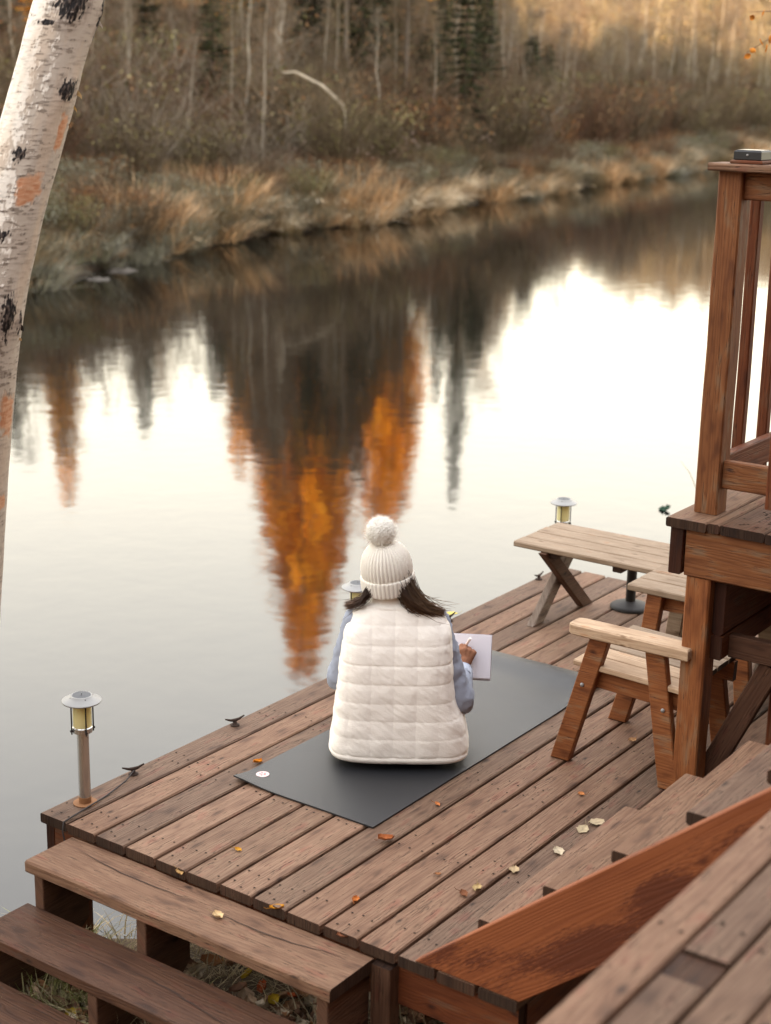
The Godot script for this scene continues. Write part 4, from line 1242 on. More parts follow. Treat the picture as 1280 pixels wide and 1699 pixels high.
func hair(w: Node3D) -> void:
	var r := RandomNumberGenerator.new()
	r.seed = 14
	var b := Buf.new()
	var dark := Color(0.014, 0.007, 0.005)
	var core := [[0.078, 0.66], [0.086, 0.70], [0.086, 0.74]]
	b.lathe(core, 24, Vector3(-0.054, 0.0, -0.045), dark)
	var locks := [
		[[Vector3(0.012, 0.715, 0.0), Vector3(0.033, 0.672, 0.03), Vector3(0.068, 0.634, 0.042), Vector3(0.112, 0.606, 0.035), Vector3(0.16, 0.582, 0.005)], [0.022, 0.023, 0.02, 0.014, 0.006], 420, Color(0.28, 0.17, 0.095)],
		[[Vector3(-0.01, 0.70, 0.03), Vector3(0.01, 0.665, 0.048), Vector3(0.036, 0.634, 0.055), Vector3(0.075, 0.609, 0.05), Vector3(0.12, 0.588, 0.03)], [0.015, 0.015, 0.013, 0.011, 0.005], 220, Color(0.2, 0.11, 0.06)],
		[[Vector3(-0.118, 0.70, 0.0), Vector3(-0.133, 0.668, 0.026), Vector3(-0.155, 0.64, 0.03), Vector3(-0.185, 0.618, 0.018), Vector3(-0.218, 0.602, -0.005)], [0.015, 0.014, 0.01, 0.006, 0.0025], 220, Color(0.16, 0.08, 0.045)]]
	for q in locks:
		for k in q[2]:
			var o := Vector3(r.randfn() * 0.5, r.randfn() * 0.5, r.randfn() * 0.5)
			var pts := []; var rr := []
			var drift := Vector3(r.randfn(), r.randfn(), r.randfn()) * (0.004 if k % 14 else 0.012)
			for s in 5:
				pts.append(q[0][s] + o * q[1][s] * 2.0 * 0.62 + drift * s * 0.5 + Vector3(0, -0.004 * sin(s * 1.3 + k), 0))
				rr.append([0.0011, 0.0013, 0.0012, 0.001, 0.0003][s])
			b.tube(pts, rr, 3, dark.lerp(Color(0.028, 0.014, 0.009), r.randf()), q[3].lerp(dark, r.randf() * 0.75) , false)
	var m := tinted(0.5)
	m.metallic_specular = 0.35
	emit("hair", b, m, w)

# ---------------------------------------------------------------- the birch at the left edge
func birch_by_the_steps() -> void:
	var o := thing("birch_tree", P(-0.14, -0.27, -0.62), "leaning white birch trunk with peeling bark and black scars at the left edge", "tree")
	var at := o.position
	var tx := bark_tex()
	var m := StandardMaterial3D.new()
	m.albedo_texture = tx[0]
	m.roughness = 0.7
	m.metallic_specular = 0.3
	m.heightmap_enabled = true
	m.heightmap_texture = tx[1]
	m.heightmap_scale = 0.9
	# centre line: u, v, height, radius
	var keys := [[-0.21, -0.28, -0.75, 0.165], [-0.205, -0.25, -0.34, 0.136], [-0.19, -0.18, 0.37, 0.124], [-0.187, -0.105, 0.99, 0.121], [-0.183, -0.055, 1.35, 0.12], [-0.173, -0.025, 1.58, 0.119], [-0.155, 0.022, 1.874, 0.118], [-0.15, 0.074, 2.035, 0.118], [-0.147, 0.131, 2.196, 0.118], [-0.138, 0.184, 2.337, 0.118], [-0.128, 0.245, 2.5, 0.118], [-0.119, 0.312, 2.68, 0.118], [-0.11, 0.375, 2.84, 0.12], [-0.08, 0.482, 3.12, 0.112], [0.0, 0.72, 3.6, 0.1], [0.2, 1.0, 4.4, 0.09], [0.3, 1.2, 5.6, 0.07], [0.2, 1.3, 7.4, 0.045], [0.3, 1.4, 9.5, 0.012]]
	var b := Buf.new()
	var sides := 40
	var to_cam := Vector3(0.81, 0, 0.58)   # from the trunk to the deck and the viewer's side
	var wr := noise(33, 2)
	var rows := 0
	var e1 := to_cam.normalized(); var e2 := Vector3.UP.cross(e1)
	for k in keys.size() - 1:
		var n := maxi(3, int((keys[k + 1][2] - keys[k][2]) / 0.035)) if keys[k][2] < 3.2 else 5
		for s in n + (1 if k == keys.size() - 2 else 0):
			var t := float(s) / n
			var q := []
			for e in 4: q.append(cubic_interpolate(keys[k][e], keys[k + 1][e], keys[maxi(k - 1, 0)][e], keys[mini(k + 2, keys.size() - 1)][e], t))
			var c := P(q[0], q[1], q[2]) - at
			for j in sides + 1:
				var a := TAU * j / sides - PI
				var d := e1 * cos(a) + e2 * sin(a)
				var r: float = q[3] * (1.0 + 0.045 * wr.get_noise_3d(d.x * 1.1, q[2] * 2.2, d.z * 1.1) + 0.012 * wr.get_noise_3d(d.x * 4.0, q[2] * 16.0, d.z * 4.0))
				for sc in [[0.03, 2.85, 0.016, 0.3, 0.07], [1.15, 2.82, 0.016, 0.14, 0.07], [0.62, 2.58, 0.016, 0.22, 0.045], [0.45, 1.84, 0.012, 0.25, 0.07], [0.97, 1.8, 0.014, 0.14, 0.04]]:
					var ea: float = (a - sc[0]) / sc[3]; var eh: float = (q[2] - sc[1]) / sc[4]
					r += sc[2] * exp(-ea * ea - eh * eh) * (1.0 + 0.5 * wr.get_noise_3d(d.x * 9.0, q[2] * 30.0, d.z * 9.0))
				b.vert(c + d * r, d, Vector2(float(j) / sides, 1.0 - (q[2] + 0.62) / 4.0))
			rows += 1
	for r in rows - 1:
		for j in sides:
			var a := r * (sides + 1) + j
			b.face(a, a + 1, a + sides + 2); b.face(a, a + sides + 2, a + sides + 1)
	b.smooth(0)
	for r in rows:   # close the seam of the normals
		var a := r * (sides + 1)
		var nn := (b.n[a] + b.n[a + sides]).normalized()
		b.n[a] = nn; b.n[a + sides] = nn
	emit("trunk", b, m, o)
	# loose curls of bark
	var pm := tinted(0.7, 0.4)
	for q in [[-0.02, 0.43, 2.81, 0.05, 0.02, 0.02, Color(0.42, 0.36, 0.3)], [-0.055, 0.35, 2.575, 0.06, 0.024, 0.018, Color(0.6, 0.42, 0.2)], [-0.06, 0.335, 2.53, 0.05, 0.018, 0.02, Color(0.55, 0.36, 0.12)], [-0.062, 0.31, 2.47, 0.05, 0.012, 0.012, Color(0.35, 0.2, 0.1)], [-0.085, 0.08, 1.79, 0.045, 0.03, 0.012, Color(0.05, 0.04, 0.035)], [-0.09, 0.07, 1.75, 0.05, 0.014, 0.006, Color(0.62, 0.42, 0.2)]]:
		b = Buf.new()
		var c := P(q[0], q[1], q[2]) - at
		for i in 7:
			for j in 4:
				var s := i / 6.0; var t := j / 3.0 - 0.5
				var curl: float = sin(s * 2.4) * q[3] * 0.42
				b.vert(c + Vector3(0.75, 0, -0.5) * (s * q[3] * 0.45 + 0.0) + e1 * (curl * 0.5 + 0.01) + Vector3(0, t * q[4] * (1.0 - 0.5 * s) - s * s * q[5], 0), Vector3.UP, Vector2.ZERO, q[6] * (1.0 - 0.25 * s))
		b.grid(0, 7, 4, false)
		b.smooth(0)
		emit("bark_curl", b, pm, o)
	# limbs of the crown, above the picture
	var lb := plain(Color(0.2, 0.16, 0.13), 0.9)
	for k in 9:
		var h := 3.9 + k * 0.55
		var a := k * 2.4
		var base := P(0.4, 0.95 + 0.03 * k, h) - at
		var d := Vector3(cos(a), 0.55, sin(a))
		b = Buf.new()
		b.tube([base, base + d * 0.6, base + d * 1.2 + Vector3(0, 0.25, 0), base + d * 1.7 + Vector3(0, 0.2, 0)], [0.03, 0.022, 0.012, 0.003], 6)
		for s in 8:
			var p := base + d * (0.5 + 0.15 * s)
			var e := Vector3(rng.randfn(), rng.randfn() * 0.5, rng.randfn()) * 0.4
			b.tube([p, p + e * 0.6, p + e + Vector3(0, -0.1, 0)], [0.006, 0.004, 0.001], 4)
		emit("branch", b, lb, o)

# ---------------------------------------------------------------- plants
func pick(r: RandomNumberGenerator, cols: Array) -> Color:
	var c: Color = cols[r.randi() % cols.size()]
	var g := r.randf_range(0.75, 1.25)
	return Color(c.r * g, c.g * g, c.b * g)

# a thicket of thin stems, about 1 m high and 1 m wide (scaled when placed)
func shrub_mesh(sd: int, stems: int, barks: Array, leaf_cols: Array, leaves: int, spread: float) -> ArrayMesh:
	var r := RandomNumberGenerator.new()
	r.seed = sd
	var b := Buf.new()
	for k in stems:
		var a := r.randf() * TAU
		var lean := r.randf() * spread
		var p := Vector3(cos(a), 0, sin(a)) * r.randf() * 0.12
		var h := r.randf_range(0.55, 1.0)
		var d := Vector3(cos(a) * lean, 1.0, sin(a) * lean)
		var col := pick(r, barks)
		var pts := [p]; var rr := [0.007]
		for s in 4:
			d += Vector3(r.randfn() * 0.16, 0.0, r.randfn() * 0.16)
			p += d.normalized() * h * 0.26
			pts.append(p); rr.append(0.0065 * (1.0 - (s + 1) * 0.22))
		b.tube(pts, rr, 3, col, null, false)
		for s in 5:
			var q: Vector3 = pts[1 + s % 4].lerp(pts[mini(2 + s % 4, 4)], r.randf())
			var e := (d.normalized() * 0.7 + Vector3(r.randfn(), r.randf_range(-0.1, 0.6), r.randfn()) * 0.65).normalized() * r.randf_range(0.13, 0.3)
			b.tube([q, q + e * 0.55 + Vector3(r.randfn(), r.randfn(), r.randfn()) * 0.02, q + e + Vector3(0, 0.03, 0)], [0.0033, 0.0024, 0.001], 3, col, null, false)
			for t in 2:
				var f := q + e * r.randf_range(0.3, 0.9)
				var g := (e.normalized() + Vector3(r.randfn(), r.randfn(), r.randfn()) * 0.6).normalized() * r.randf_range(0.05, 0.13)
				b.tube([f, f + g], [0.002, 0.0008], 3, col, null, false)
	for k in leaves:
		var a := r.randf() * TAU
		var h := sqrt(r.randf())
		var p := Vector3(cos(a), 0, sin(a)) * sqrt(r.randf()) * (0.12 + spread * h * 0.62) + Vector3(0, h * r.randf_range(0.8, 1.0), 0)
		var x := Vector3(r.randfn(), r.randfn(), r.randfn()).normalized() * r.randf_range(0.008, 0.021)
		var y := x.cross(Vector3(r.randfn(), r.randfn(), r.randfn())).normalized() * x.length() * 0.7
		b.quad(p - x, p - y, p + x, p + y, Vector2.ZERO, Vector2.ZERO, Vector2.ZERO, Vector2.ZERO, pick(r, leaf_cols))
	return b.mesh()

# bare deciduous tree about 10 m tall: returns [trunk, crown]
func bare_tree(sd: int, bark: Color, twig: Color, limbs: int, leaf_cols: Array, leaves: int) -> Array:
	var r := RandomNumberGenerator.new()
	r.seed = sd
	var t := Buf.new(); var c := Buf.new()
	var pts := []; var rr := []
	var p := Vector3.ZERO
	for k in 9:
		pts.append(p); rr.append(0.11 * (1.0 - k / 8.5) + 0.008)
		p += Vector3(r.randfn() * 0.13, 1.2, r.randfn() * 0.13)
	t.tube(pts, rr, 6, bark, bark.darkened(0.35), false)
	for k in limbs:
		var s := r.randf_range(0.16, 0.98)
		var f := s * 8.0
		var i := mini(int(f), 7)
		var q: Vector3 = pts[i].lerp(pts[i + 1], f - i)
		var a := r.randf() * TAU
		var L := r.randf_range(0.8, 2.3) * (1.15 - s * 0.8)
		var d := Vector3(cos(a), r.randf_range(0.3, 1.1), sin(a)).normalized()
		var e := q + d * L * 0.5; var g := e + (d + Vector3(0, 0.35, 0)).normalized() * L * 0.5
		var col := bark.lerp(twig, 0.6)
		c.tube([q, e, g], [0.03 * (1.1 - s), 0.018 * (1.1 - s), 0.004], 4, col, twig, false)
		for j in 9:
			var w := q.lerp(e, r.randf()) if j < 3 else e.lerp(g, r.randf())
			var h := (d * 0.6 + Vector3(r.randfn(), r.randfn() * 0.7 + 0.25, r.randfn()) * 0.7).normalized() * r.randf_range(0.3, 0.85)
			c.tube([w, w + h * 0.5 + Vector3(r.randfn(), r.randfn(), r.randfn()) * 0.05, w + h], [0.011, 0.007, 0.002], 3, twig, null, false)
			for n in 3:
				var x := w + h * r.randf_range(0.3, 1.0)
				c.tube([x, x + Vector3(r.randfn(), r.randfn() + 0.2, r.randfn()) * 0.2], [0.005, 0.0015], 3, twig, null, false)
	for k in leaves:
		var s := r.randf_range(0.25, 1.0)
		var f := s * 8.0; var i := mini(int(f), 7)
		var q: Vector3 = pts[i].lerp(pts[i + 1], f - i) + Vector3(r.randfn(), r.randfn() * 0.6, r.randfn()) * 0.85 * (1.2 - s * 0.7)
		var x := Vector3(r.randfn(), r.randfn(), r.randfn()).normalized() * r.randf_range(0.035, 0.07)
		var y := x.cross(Vector3(r.randfn(), r.randfn(), r.randfn())).normalized() * x.length() * 0.75
		c.quad(q - x, q - y, q + x, q + y, Vector2.ZERO, Vector2.ZERO, Vector2.ZERO, Vector2.ZERO, pick(r, leaf_cols))
	return [t.mesh(), c.mesh()]

# conifer 10 m tall with whorls of drooping sprays: returns [trunk, crown]
func conifer(sd: int, cols: Array, fill: float, width: float, from := 0.7) -> Array:
	var r := RandomNumberGenerator.new()
	r.seed = sd
	var t := Buf.new(); var c := Buf.new()
	t.tube([Vector3.ZERO, Vector3(0.03, 3, 0), Vector3(0, 7, 0.03), Vector3(0, 10, 0)], [0.14, 0.11, 0.05, 0.008], 7, Color(0.075, 0.055, 0.042), null, false)
	var y := from
	while y < 9.9:
		var s := y / 10.0
		var reach := width * pow(1.0 - s, 0.8) * r.randf_range(0.6, 1.2) + 0.1
		var n := 5 + r.randi() % 3
		var a0 := r.randf() * TAU
		for k in n:
			var a := a0 + TAU * k / n + r.randfn() * 0.2
			var L := reach * r.randf_range(0.65, 1.1)
			var d := Vector3(cos(a), -0.18 - 0.25 * (1.0 - s) + 0.45 * s, sin(a))
			var p0 := Vector3(0, y, 0)
			var p1 := p0 + d * L * 0.6; var p2 := p0 + d * L + Vector3(0, 0.09 * L, 0)
			c.tube([p0, p1, p2], [0.018 * (1.1 - s), 0.011, 0.003], 3, Color(0.07, 0.05, 0.035), null, false)
			var m := int(maxf(4.0, L * 15.0 * fill))
			for j in m:
				var f := (j + r.randf()) / m * 0.88 + 0.12
				var q := p0.lerp(p1, f / 0.6) if f < 0.6 else p1.lerp(p2, (f - 0.6) / 0.4)
				var side := Vector3(-sin(a), 0, cos(a)) * (1.0 if r.randf() < 0.5 else -1.0)
				var e := (side * r.randf_range(0.5, 1.0) + Vector3(cos(a), 0, sin(a)) * 0.7 + Vector3(0, r.randf_range(-0.75, 0.2), 0)).normalized() * r.randf_range(0.14, 0.34) * (1.1 - 0.5 * f)
				var w := e.cross(Vector3(r.randfn(), r.randfn(), r.randfn())).normalized() * e.length() * r.randf_range(0.13, 0.24)
				var col := pick(r, cols)
				var nn := (Vector3(cos(a), 0.45, sin(a)) + Vector3(r.randfn(), r.randfn(), r.randfn()) * 0.3).normalized()
				for g in [w, -w]:
					var m0: Vector3 = q + e * 0.5 + g; var m1: Vector3 = q + e
					if (m0 - q).cross(m1 - q).dot(nn) < 0.0:
						m0 = m1; m1 = q + e * 0.5 + g
					var k0 := c.vert(q, nn, Vector2.ZERO, col); c.vert(m0, nn, Vector2.ZERO, col); c.vert(m1, nn, Vector2.ZERO, col)
					c.face(k0, k0 + 1, k0 + 2)
		y += r.randf_range(0.13, 0.22) + 0.05 * (1.0 - s)
	return [t.mesh(), c.mesh()]

# a grass tussock about 1 m high of arching blades
func tussock_mesh(sd: int, blades: int, cols: Array, spread: float, droop: float) -> ArrayMesh:
	var r := RandomNumberGenerator.new()
	r.seed = sd
	var b := Buf.new()
	for k in blades:
		var a := r.randf() * TAU
		var out := Vector3(cos(a), 0, sin(a))
		var p := out * sqrt(r.randf()) * 0.42 * spread
		var L := r.randf_range(0.55, 1.1)
		var side := Vector3(-sin(a), 0, cos(a)) * r.randf_range(0.006, 0.016)
		var d := Vector3(0, 1, 0) + out * r.randf_range(0.05, 0.55) * spread
		var drop := droop * r.randf_range(0.3, 1.9)
		if r.randf() < 0.55:
			d += Vector3(r.randfn(), 0.0, r.randfn()) * 0.6
			L *= r.randf_range(0.4, 0.8)
		var col := pick(r, cols)
		var prev := p
		for s in 4:
			d += out * drop * r.randf_range(0.1, 0.5) + Vector3(r.randfn() * 0.12, -drop * 0.28 * s, r.randfn() * 0.12)
			var q := prev + d.normalized() * L * 0.25
			var w0 := side * (1.0 - s * 0.25); var w1 := side * (1.0 - (s + 1) * 0.25)
			var nn := (d.cross(side)).normalized()
			if nn.y < 0: nn = -nn
			var i0 := b.vert(prev - w0, nn, Vector2.ZERO, col); b.vert(prev + w0, nn, Vector2.ZERO, col); b.vert(q + w1, nn, Vector2.ZERO, col); b.vert(q - w1, nn, Vector2.ZERO, col)
			b.face(i0, i0 + 1, i0 + 2)
			if s < 3: b.face(i0, i0 + 2, i0 + 3)
			prev = q
	return b.mesh()

func weed_mesh(sd: int) -> ArrayMesh:   # dead stalks with pale seed heads
	var r := RandomNumberGenerator.new()
	r.seed = sd
	var b := Buf.new()
	for k in 9:
		var p := Vector3(r.randfn() * 0.18, 0, r.randfn() * 0.18)
		var q := p + Vector3(r.randfn() * 0.1, r.randf_range(0.7, 1.1), r.randfn() * 0.1)
		b.tube([p, p.lerp(q, 0.5) + Vector3(r.randfn(), 0, r.randfn()) * 0.02, q], [0.006, 0.005, 0.003], 3, Color(0.12, 0.08, 0.05), null, false)
		for j in 14:
			var d := Vector3(r.randfn(), r.randfn(), r.randfn()).normalized() * 0.045
			var s := d.cross(Vector3(r.randfn(), r.randfn(), r.randfn())).normalized() * 0.018
			b.tri(q - s, q + s, q + d, Color(0.36, 0.27, 0.22))
	return b.mesh()

var AZ := -0.6143   # compass angle of the view, from the v axis
func bearing(u: float, v: float) -> float:   # tangent of the angle off the view axis
	return tan(atan2(u - 4.053, v + 3.556) - AZ)

# how high the wood rises as the river shows it mirrored: tangent of the height angle by bearing
func skyline(k: float) -> float:
	var t := [[-0.6, 0.17], [-0.25, 0.22], [-0.2, 0.2], [-0.172, 0.165], [-0.165, 0.2], [-0.155, 0.225], [-0.147, 0.16], [-0.116, 0.15], [-0.11, 0.21], [-0.09, 0.24], [-0.083, 0.25], [-0.07, 0.29], [-0.05, 0.31], [-0.03, 0.29], [-0.012, 0.265], [0.002, 0.26], [0.012, 0.2], [0.02, 0.15], [0.034, 0.19], [0.046, 0.26], [0.058, 0.19], [0.074, 0.145], [0.092, 0.122], [0.12, 0.115], [0.15, 0.135], [0.19, 0.142], [0.21, 0.125], [0.6, 0.12]]
	for j in t.size() - 1:
		if k < t[j + 1][0]: return lerpf(t[j][1], t[j + 1][1], clampf((k - t[j][0]) / (t[j + 1][0] - t[j][0]), 0.0, 1.0))
	return 0.12

func landmark(k: float, t: float) -> String:
	var row := "at the water's edge" if t < 2.2 else ("behind the bank grass" if t < 8.0 else ("amid the wood" if t < 24.0 else "deep in the wood"))
	var col := "behind the railing"
	for q in [[-0.235, "behind the birch"], [-0.18, "above the near lantern"], [-0.13, "right of the near lantern"], [-0.085, "above the mat's left corner"], [-0.055, "around the pale log tip"], [-0.03, "above the pale log's foot"], [0.0, "left of the bobble hat"], [0.025, "right of the bobble hat"], [0.06, "above the notebook"], [0.09, "above the table's left end"], [0.125, "above the far lantern"], [0.165, "above the table"], [0.21, "left of the railing"]]:
		if k < q[0]:
			col = q[1]
			break
	return row + " " + col

func plant(kind: String, meshes: Array, names: Array, mats: Array, u: float, v: float, h: float, w: float, look: String, category: String, group: String) -> void:
	var t := bank_u(v) - u
	var o := Node3D.new()
	o.name = numbered(kind)
	add_child(o)
	o.position = P(u, v, far_h(v, t) - 0.04)
	o.rotation.y = rng.randf() * TAU
	o.scale = Vector3(w, h, w)
	for k in meshes.size(): put(names[k], meshes[k], mats[k], o)
	tag(o, look + " " + landmark(bearing(u, v), t), category, group)

func forest() -> void:
	var olive := [Color(0.09, 0.078, 0.03), Color(0.15, 0.128, 0.05), Color(0.11, 0.075, 0.034), Color(0.2, 0.165, 0.085)]
	var brown := [Color(0.15, 0.095, 0.055), Color(0.2, 0.12, 0.06), Color(0.24, 0.12, 0.05), Color(0.12, 0.085, 0.05)]
	var barks := [Color(0.09, 0.066, 0.04), Color(0.115, 0.083, 0.05), Color(0.07, 0.05, 0.031), Color(0.15, 0.112, 0.07)]
	var red := [Color(0.1, 0.054, 0.034), Color(0.125, 0.07, 0.042), Color(0.085, 0.055, 0.032)]
	var shrubs := [shrub_mesh(1, 60, barks, olive, 1300, 0.55), shrub_mesh(2, 70, red, brown, 260, 0.6), shrub_mesh(3, 60, barks, brown, 420, 0.7), shrub_mesh(4, 75, barks, olive, 600, 0.5), shrub_mesh(5, 50, [Color(0.19, 0.155, 0.115), Color(0.15, 0.12, 0.09)], olive, 120, 0.75), shrub_mesh(6, 40, barks, [Color(0.27, 0.26, 0.2), Color(0.19, 0.19, 0.135), Color(0.12, 0.115, 0.07)], 1500, 0.9), shrub_mesh(7, 45, red, [Color(0.27, 0.11, 0.035), Color(0.2, 0.085, 0.035), Color(0.24, 0.14, 0.06)], 900, 0.6), shrub_mesh(8, 50, barks, [Color(0.135, 0.128, 0.05), Color(0.19, 0.165, 0.075), Color(0.1, 0.09, 0.036)], 1300, 0.6)]
	var looks := ["olive brown leafy shrub", "reddish bare twiggy shrub", "rusty brown shrub with dry leaves", "grey brown bare willow shrub", "pale grey leaning shrub", "low frosted leafy shrub", "rust red leafy shrub", "yellow green leafy shrub"]
	var spruces := [conifer(11, [Color(0.035, 0.04, 0.018), Color(0.05, 0.052, 0.022), Color(0.03, 0.032, 0.018)], 1.9, 1.9), conifer(12, [Color(0.04, 0.046, 0.02), Color(0.055, 0.056, 0.026)], 1.6, 1.65)]
	var larch := [conifer(21, [Color(0.78, 0.33, 0.015), Color(0.86, 0.42, 0.03), Color(0.66, 0.23, 0.01)], 2.2, 2.1, 4.3), conifer(22, [Color(0.76, 0.32, 0.015), Color(0.8, 0.36, 0.02)], 1.8, 1.7, 4.0)]
	var bare := [bare_tree(31, Color(0.38, 0.33, 0.26), Color(0.165, 0.12, 0.075), 34, brown, 150), bare_tree(32, Color(0.3, 0.26, 0.2), Color(0.145, 0.105, 0.065), 40, olive, 600), bare_tree(33, Color(0.2, 0.165, 0.13), Color(0.135, 0.098, 0.062), 44, brown, 600), bare_tree(34, Color(0.42, 0.37, 0.29), Color(0.18, 0.14, 0.1), 30, brown, 60)]
	var pale_wood := [bare_tree(35, Color(0.5, 0.44, 0.33), Color(0.27, 0.215, 0.14), 36, [Color(0.3, 0.26, 0.12), Color(0.36, 0.27, 0.14)], 500), bare_tree(36, Color(0.42, 0.37, 0.28), Color(0.24, 0.19, 0.125), 42, [Color(0.26, 0.22, 0.1), Color(0.33, 0.22, 0.11)], 600)]
	var blook := ["slender pale birch with bare branches", "grey tree with olive leaves", "brown tree with dry leaves", "pale thin birch trunk"]
	var tan1 := [Color(0.56, 0.37, 0.2), Color(0.64, 0.46, 0.28), Color(0.46, 0.28, 0.14), Color(0.6, 0.38, 0.2), Color(0.28, 0.17, 0.09)]
	var dun := [Color(0.22, 0.16, 0.085), Color(0.28, 0.2, 0.11), Color(0.17, 0.13, 0.07)]
	var frost := [Color(0.3, 0.28, 0.23), Color(0.24, 0.225, 0.17), Color(0.2, 0.19, 0.12)]
	var green := [Color(0.17, 0.18, 0.06), Color(0.24, 0.22, 0.09), Color(0.32, 0.26, 0.13)]
	var tufts := [tussock_mesh(41, 420, tan1, 1.0, 0.2), tussock_mesh(42, 420, dun, 1.2, 0.5), tussock_mesh(43, 380, frost, 1.3, 0.5), tussock_mesh(44, 360, tan1 + dun, 1.1, 0.6), tussock_mesh(45, 340, green + frost, 1.1, 0.5), tussock_mesh(46, 380, [Color(0.62, 0.5, 0.34), Color(0.7, 0.58, 0.42), Color(0.5, 0.38, 0.24)], 1.2, 0.75)]
	var tlook := ["tall tan grass tussock", "dun brown drooping tussock", "frosted grey grass tussock", "straw and brown tussock", "greenish grass tussock", "pale bleached tussock"]
	var weeds := [weed_mesh(51), weed_mesh(52)]
	# --- named single trees, where the river mirrors them
	for q in [[-0.159, 60, 0.222, 0], [-0.245, 55, 0.235, 1], [-0.072, 60, 0.245, 0], [-0.05, 62, 0.245, 1], [-0.036, 61, 0.25, 0], [-0.02, 60, 0.255, 0], [-0.006, 63, 0.2, 1], [-0.085, 59, 0.235, 1], [-0.06, 66, 0.25, 0], [-0.044, 65, 0.245, 1], [-0.028, 66, 0.245, 0], [-0.013, 65, 0.215, 1], [0.004, 67, 0.185, 0], [-0.098, 63, 0.2, 0], [-0.075, 68, 0.24, 1], [0.0446, 52, 0.268, 0], [0.031, 55, 0.2, 1], [0.056, 58, 0.175, 0], [0.078, 58, 0.12, 1], [0.085, 63, 0.135, 0], [-0.112, 47, 0.2, 1], [0.02, 62, 0.14, 0], [0.095, 70, 0.12, 1]]:
		var a: float = AZ + atan(q[0])
		var u: float = 4.053 + q[1] * sin(a); var v: float = -3.556 + q[1] * cos(a)
		var g := far_h(v, bank_u(v) - u)
		var h: float = q[1] * q[2] - 3.81 - g
		plant("spruce_tree", spruces[q[3]], ["trunk", "crown"], [M.bough, M.leafy], u, v, h / 10.0, maxf(0.85, h / 12.0) * (0.7 if q[0] > 0.03 and q[0] < 0.05 else 1.0), "dark green spruce", "tree", "dark spruces on the far bank")
	for q in [[-0.054, 70, 0.402, 0], [-0.059, 73, 0.385, 1], [-0.046, 74, 0.37, 0], [-0.066, 75, 0.315, 0], [-0.066, 71, 0.33, 1], [-0.037, 72, 0.335, 0], [0.004, 73, 0.285, 0], [-0.008, 72, 0.3, 1], [0.01, 74, 0.275, 1], [-0.001, 76, 0.29, 0], [-0.074, 74, 0.3, 0], [-0.098, 66, 0.252, 1], [-0.212, 60, 0.27, 1], [-0.215, 58, 0.24, 1], [-0.088, 70, 0.24, 0]]:
		var a: float = AZ + atan(q[0])
		var u: float = 4.053 + q[1] * sin(a); var v: float = -3.556 + q[1] * cos(a)
		var g := far_h(v, bank_u(v) - u)
		var h: float = q[1] * q[2] - 3.81 - g
		plant("larch_tree", larch[q[3]], ["trunk", "crown"], [M.bough, M.gold], u, v, h / 10.0, h / 10.5, "orange autumn larch mirrored in the river", "tree", "orange larches on the far bank")
	# --- the wood
	var done := 0
	var tries := 0
	while done < 290 and tries < 12000:
		tries += 1
		var v := rng.randf_range(0.0, 125.0)
		var t := 5.0 + 73.0 * pow(rng.randf(), 1.2)
		var u := bank_u(v) - t
		var k := bearing(u, v)
		if k < -0.36 or k > 0.34: continue
		var dist := Vector2(u - 4.05, v + 3.56).length()
		var cap := dist * skyline(k) * rng.randf_range(0.82, 1.0) - 3.81 - far_h(v, t)
		if cap < 2.6: continue
		var j := rng.randi() % 4
		var h := minf(cap, rng.randf_range(8.5, 13.0))
		plant("bare_tree", bare[j], ["trunk", "crown"], [M.bough, M.leafy], u, v, h / 10.0, clampf(h / 11.0, 0.45, 1.15), blook[j], "tree", "bare trees on the far bank")
		done += 1
	done = 0
	while done < 70:   # slim pale stems among the brush
		var v := rng.randf_range(6.0, 70.0)
		var t := rng.randf_range(3.5, 18.0)
		var u := bank_u(v) - t
		var k := bearing(u, v)
		if k < -0.32 or k > 0.3: continue
		var h := minf(rng.randf_range(4.0, 7.0), Vector2(u - 4.05, v + 3.56).length() * skyline(k) - 2.6 - far_h(v, t))
		if h < 1.8: continue
		var j: int = [0, 3, 3, 1][rng.randi() % 4]
		plant("pale_sapling", bare[j], ["trunk", "crown"], [M.bough, M.leafy], u, v, h / 10.0, 0.42, "slim pale sapling", "tree", "pale saplings on the far bank")
		done += 1
	# --- shrubs
	done = 0
	while done < 290:
		var v := rng.randf_range(0.0, 95.0)
		var t := 1.6 + 26.0 * pow(rng.randf(), 1.25)
		var u := bank_u(v) - t
		var k := bearing(u, v)
		if k < -0.34 or k > 0.32: continue
		var j: int = [0, 1, 2, 3, 4, 6, 7, 1, 4, 3][rng.randi() % 10]
		if k < -0.1 and t < 3.2: j = 5
		var h := minf((rng.randf_range(1.7, 3.1) if j != 5 else rng.randf_range(0.5, 1.0)) + 0.1 * t, Vector2(u - 4.05, v + 3.56).length() * skyline(k) * rng.randf_range(0.8, 0.97) - 3.81 - far_h(v, t))
		if h < 0.5: continue
		plant("bank_shrub", [shrubs[j]], ["branches"], [M.leafy], u, v, h, h * rng.randf_range(0.85, 1.25), looks[j], "shrub", "bare shrubs along the far bank")
		done += 1
	# --- grass tussocks along the water
	done = 0
